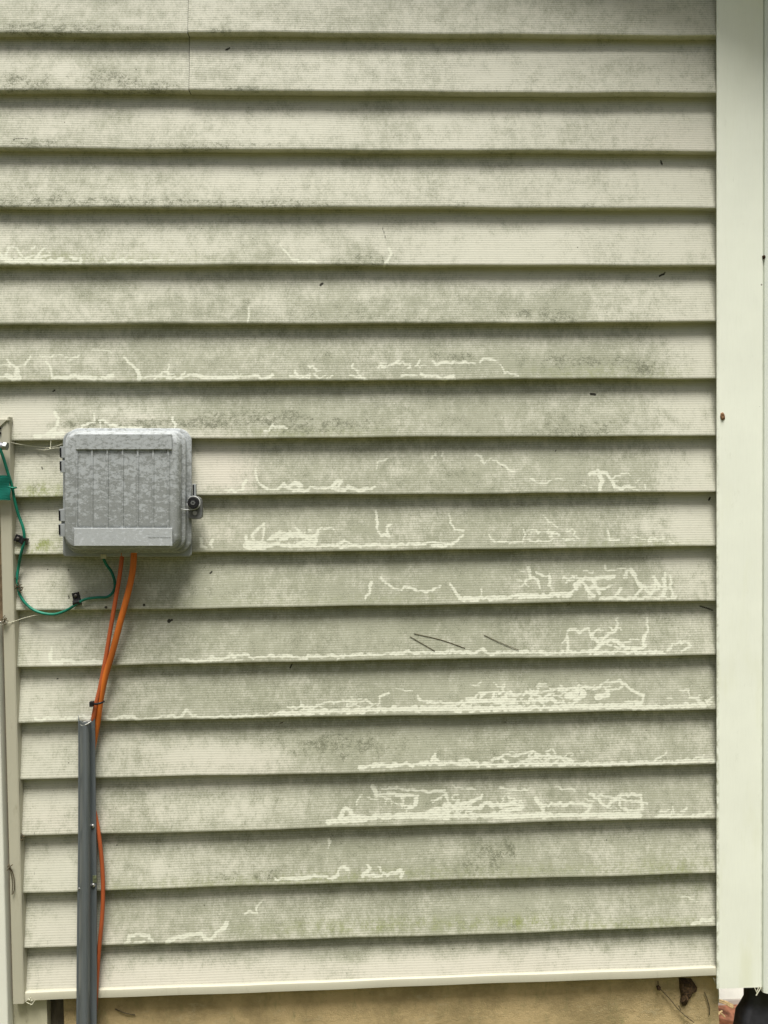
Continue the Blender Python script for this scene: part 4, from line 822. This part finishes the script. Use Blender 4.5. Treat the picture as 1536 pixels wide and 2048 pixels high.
o = web('web_debris', 'torn dark strip hanging in the gap between the side trim and the white enclosure', [[(18, 1728, -0.012), (22, 1745, -0.012), (25, 1765, -0.013), (24, 1790, -0.012)], [(20, 1735, -0.012), (27, 1750, -0.011), (29, 1775, -0.011), (26, 1788, -0.012)]]+tangle(19, 1735, 2, 5, 6, -0.012), M_DEB, 0.0008); o['category'] = 'debris'
# mud and leaf nest under the trim at the right
def lump(name, pts, mat, Y, th, label, cat, seed):
    n = len(pts); c = np.mean([P(*p, Y) for p in pts], axis=0); rnd = random.Random(seed)
    rgs = []
    for s_, d_ in ((1.0, 0.0), (0.97, -0.4), (0.75, -0.8), (0.4, -1.0)):
        rgs.append([tuple(c+(np.array(P(*p, Y))-c)*s_*(1+rnd.uniform(-.06, .06))+np.array([0, d_*th*(1+rnd.uniform(-.3, .3)), 0])) for p in pts])
    vs, fs = loft(rgs); o = build(name, vs, fs, mat, smooth=False); return tag(o, label, cat)
M_MUD = plain('dark leaf mud', (0.06, 0.035, 0.015, 1), 0.95, 0.6, 300, dirt=(0.16, 0.10, 0.045, 1), bump=1.0)
lump('mud_nest', [(1357, 1955), (1372, 1954), (1381, 1956), (1387, 1964), (1392, 1972), (1391, 1980), (1383, 1984), (1378, 1992), (1372, 2000), (1370, 2008), (1363, 2010), (1359, 2002), (1361, 1990), (1358, 1975)], M_MUD, 0.019, 0.010, 'dark brown crumbly nest stuck to the foundation under the bottom trim near the corner', 'nest', 2)
o = web('web_twig', 'thin dark twig and web hanging across the foundation near the nest', [[(1316, 1973, 0.013), (1340, 1998, 0.012), (1360, 2022, 0.012), (1388, 2045, 0.013)], [(1362, 2020, 0.012), (1357, 2011, 0.01)], [(1368, 2030, 0.012), (1376, 2034, 0.01)], [(1316, 1962, 0.014), (1316, 1976, 0.014)], [(1409, 1985, 0.015), (1415, 2000, 0.015), (1419, 2016, 0.015)], [(1419, 2016, 0.015), (1419, 2030, 0.015)]], M_DEB, 0.0009); o['category'] = 'twig'
lump('seed_case', [(1312, 1972), (1317, 1970), (1321, 1974), (1319, 1980), (1314, 1979)], M_MUD, 0.014, 0.005, 'small black seed case hanging at the top of the twig on the foundation', 'seed case', 5)
o = web('web_twig', 'short dark twig on the foundation beside the grey cable guard', [[(230, 2018, 0.016), (250, 2026, 0.014), (270, 2030, 0.016)]], M_DEB, 0.0010); o['category'] = 'twig'
# brown mud dab on the post, pale strands in the corner
lump('mud_dab', [(1441, 826), (1446, 824), (1449, 830), (1450, 837), (1446, 841), (1442, 839), (1440, 833)], plain('brown mud', (0.22, 0.12, 0.06, 1), 0.9, 0.3, 200), -0.006, 0.003, 'small brown mud dab on the left edge of the corner post at mid height', 'mud dab', 8)
lump('mud_dab', [(1524, 512), (1528, 510), (1531, 514), (1528, 519), (1525, 517)], M_MUD, -0.006, 0.003, 'tiny dark mud dab on the right edge of the corner post', 'mud dab', 9)
o = web('web_debris', 'pale root-like strands of web in the corner between foundation and corner post', [[(1432, 1958, 0.0), (1435, 1972, 0.005), (1437, 1985, 0.01), (1437, 2005, 0.02)], [(1427, 1956, 0.0), (1433, 1970, 0.004)], [(1436, 1960, -0.004), (1436, 1975, 0.004)]], M_WEB, 0.0011); o['category'] = 'debris'
o = web('web_debris', 'pale dry sprig hanging under the right foot of the corner post', [[(1508, 1974, -0.01), (1513, 1984, -0.01), (1514, 1990, -0.01)], [(1518, 1973, -0.01), (1514, 1983, -0.01)], [(1522, 1975, -0.01), (1516, 1985, -0.01), (1512, 1991, -0.01)]], M_WEB, 0.0009); o['category'] = 'debris'

# ------------------------------------------------------------------ downspout and drain beside the corner
YD = -0.0075
xd0 = P(1528.2, 1000, YD)[0]; W_ = 0.085
pr = []; nflute = 7
zdb = P(1532, 1986, YD)[2]
front = []
for i in range(nflute*6+1):
    u = i/(nflute*6); front.append((xd0+0.003+(W_-0.006)*u, YD-0.0025*abs(math.sin(math.pi*u*nflute))))
pr = [(xd0, 0.02), (xd0, YD+0.004), (xd0+0.001, YD+0.0012)] + front + [(xd0+W_-0.001, YD+0.0012), (xd0+W_, YD+0.004), (xd0+W_, 0.02)]
ds = thing('downspout', 'white fluted metal downspout at the far right edge beside the corner post', 'downspout', (xd0+W_/2, 0, zdb))
profile_extrude(pr, zdb, 2.02, 'pipe', trim_material('white aluminium', (0.76, 0.80, 0.72, 1), amt=0.25), ds)
# drain adapter: black hopper
def hopper():
    rg = []
    def rr(xl, xr, yf, yb, z, r=0.012): 
        return [(x, y, z) for x, y in ([(xr-r+r*math.cos(R_(a)), yb-r+r*math.sin(R_(a))) for a in range(0, 91, 18)]+[(xl+r+r*math.cos(R_(a)), yb-r+r*math.sin(R_(a))) for a in range(90, 181, 18)]+[(xl+r+r*math.cos(R_(a)), yf+r+r*math.sin(R_(a))) for a in range(180, 271, 18)]+[(xr-r+r*math.cos(R_(a)), yf+r+r*math.sin(R_(a))) for a in range(270, 361, 18)])]
    Yc = 0.04
    x1 = P(1482, 1980, Yc)[0]; x2 = P(1475.5, 1998, Yc)[0]; x3 = P(1466, 2012, Yc)[0]; x4 = P(1463.5, 2030, Yc)[0]; x5 = P(1459, 2050, Yc)[0]
    z = lambda y: P(1480, y, Yc)[2]
    return [rr(x1, x1+0.13, 0.006, 0.04, z(1940)), rr(x1, x1+0.13, 0.006, 0.04, z(1986)), rr(x2, x2+0.15, 0.004, 0.04, z(1998)), rr(x3, x3+0.17, -0.004, 0.04, z(2012)), rr(x4, x4+0.18, -0.010, 0.04, z(2030)), rr(x5, x5+0.19, -0.014, 0.04, z(2055)), rr(x5-0.01, x5+0.20, -0.03, 0.04, GZ-0.01)]
dr = thing('drain_adapter', 'black plastic drain adapter standing below the downspout at the bottom right corner', 'drain adapter', (xd0+0.03, 0.03, GZ))
vs, fs = loft(hopper()); build('hopper', vs, fs, M_BLACK, dr, smooth=True, autosmooth=45)
# things on the ground just past the corner
q = G(1440, 1972, GZ+0.04)
def gbox(name, cx, cy, sx, sy, z0, z1, rot, mat, label, cat, group=None, bev=0.004):
    c, s = math.cos(R_(rot)), math.sin(R_(rot)); vs = []
    for z in (z0, z1):
        for a, b in ((-1, -1), (1, -1), (1, 1), (-1, 1)):
            x, y = a*sx/2, b*sy/2; vs.append((cx+x*c-y*s, cy+x*s+y*c, z))
    o = build(name, vs, [(0,3,2,1),(4,5,6,7),(0,1,5,4),(1,2,6,5),(2,3,7,6),(3,0,4,7)], mat, bevel=bev); return tag(o, label, cat, group)

M_SLAB = plain('bleached concrete', (0.62, 0.6, 0.54, 1), 0.8, 0.06, 30)
ys = G(1450, 1998, GZ+0.05)[1]
tag(MB().box(0.70, 2.6, ys, ys+0.9, GZ-0.02, GZ+0.05).out('concrete_slab', M_SLAB, bevel=0.004), 'sun-bleached white concrete slab glimpsed past the foundation corner', 'slab')
M_BRICK = plain('red brick', (0.30, 0.13, 0.075, 1), 0.9, 0.35, 60, dirt=(0.45, 0.27, 0.18, 1), bump=0.6)
b1 = G(1450, 2020, GZ+0.035)
gbox('brick', b1[0]-0.02, b1[1]+0.005, 0.19, 0.062, GZ-0.01, GZ+0.035, -24, M_BRICK, 'weathered red brick lying between the foundation corner and the black drain adapter', 'brick', 'bricks past the corner', bev=0.003)
b2 = G(1478, 2006, GZ+0.035)
gbox('brick', b2[0]+0.07, b2[1]-0.032, 0.19, 0.062, GZ-0.01, GZ+0.036, -24, M_BRICK, 'red brick mostly hidden behind the black drain adapter, against the white slab', 'brick', 'bricks past the corner', bev=0.003)
# pine straw and pale sand beside the corner
rnd = random.Random(21); mb = MB()
c0 = G(1452, 2020, GZ)
for i in range(260):
    x = c0[0]+rnd.uniform(-0.10, 0.6); y = c0[1]+rnd.uniform(-0.42, 0.10); a_ = rnd.choice((-30, -25, 25, 70, -60))+rnd.uniform(-18, 18); L = rnd.uniform(0.05, 0.16); z = GZ+rnd.uniform(0.004, 0.028)
    dx, dy = L/2*math.cos(R_(a_)), L/2*math.sin(R_(a_))
    mb.tube([(x-dx, y-dy, z), (x, y, z+0.004), (x+dx, y+dy, z+rnd.uniform(-.004, .008))], 0.0013, 4)
for (p, q_) in (((1434, 1998), (1468, 2014)), ((1440, 2000), (1466, 2010)), ((1436, 2024), (1450, 2034)), ((1444, 2022), (1436, 2030)), ((1434, 2002), (1466, 2016))):
    a = G(*p, GZ+0.06); b = G(*q_, GZ+0.062); mb.tube([a, ((a[0]+b[0])/2, (a[1]+b[1])/2, a[2]+0.003), b], 0.0018, 5)
tag(mb.out('pine_straw', plain('dry straw', (0.62, 0.46, 0.24, 1), 0.8, 0.3, 100)), 'dry pale pine straw scattered on the ground past the corner', 'straw', kind='stuff')
t = NT('pale sand'); n1 = t.noise(t.coords(), 120, 6, 0.8); t.bump(n1, 0.6, 0.004)
tag(MB().box(0.66, 4.0, 0.2, 4.0, GZ, GZ+0.004).out('sandy_path', t.base(t.mix(t.step(n1, .35, .65), (0.42, 0.36, 0.2, 1), (0.68, 0.6, 0.4, 1)), 0.95)), kind='structure')
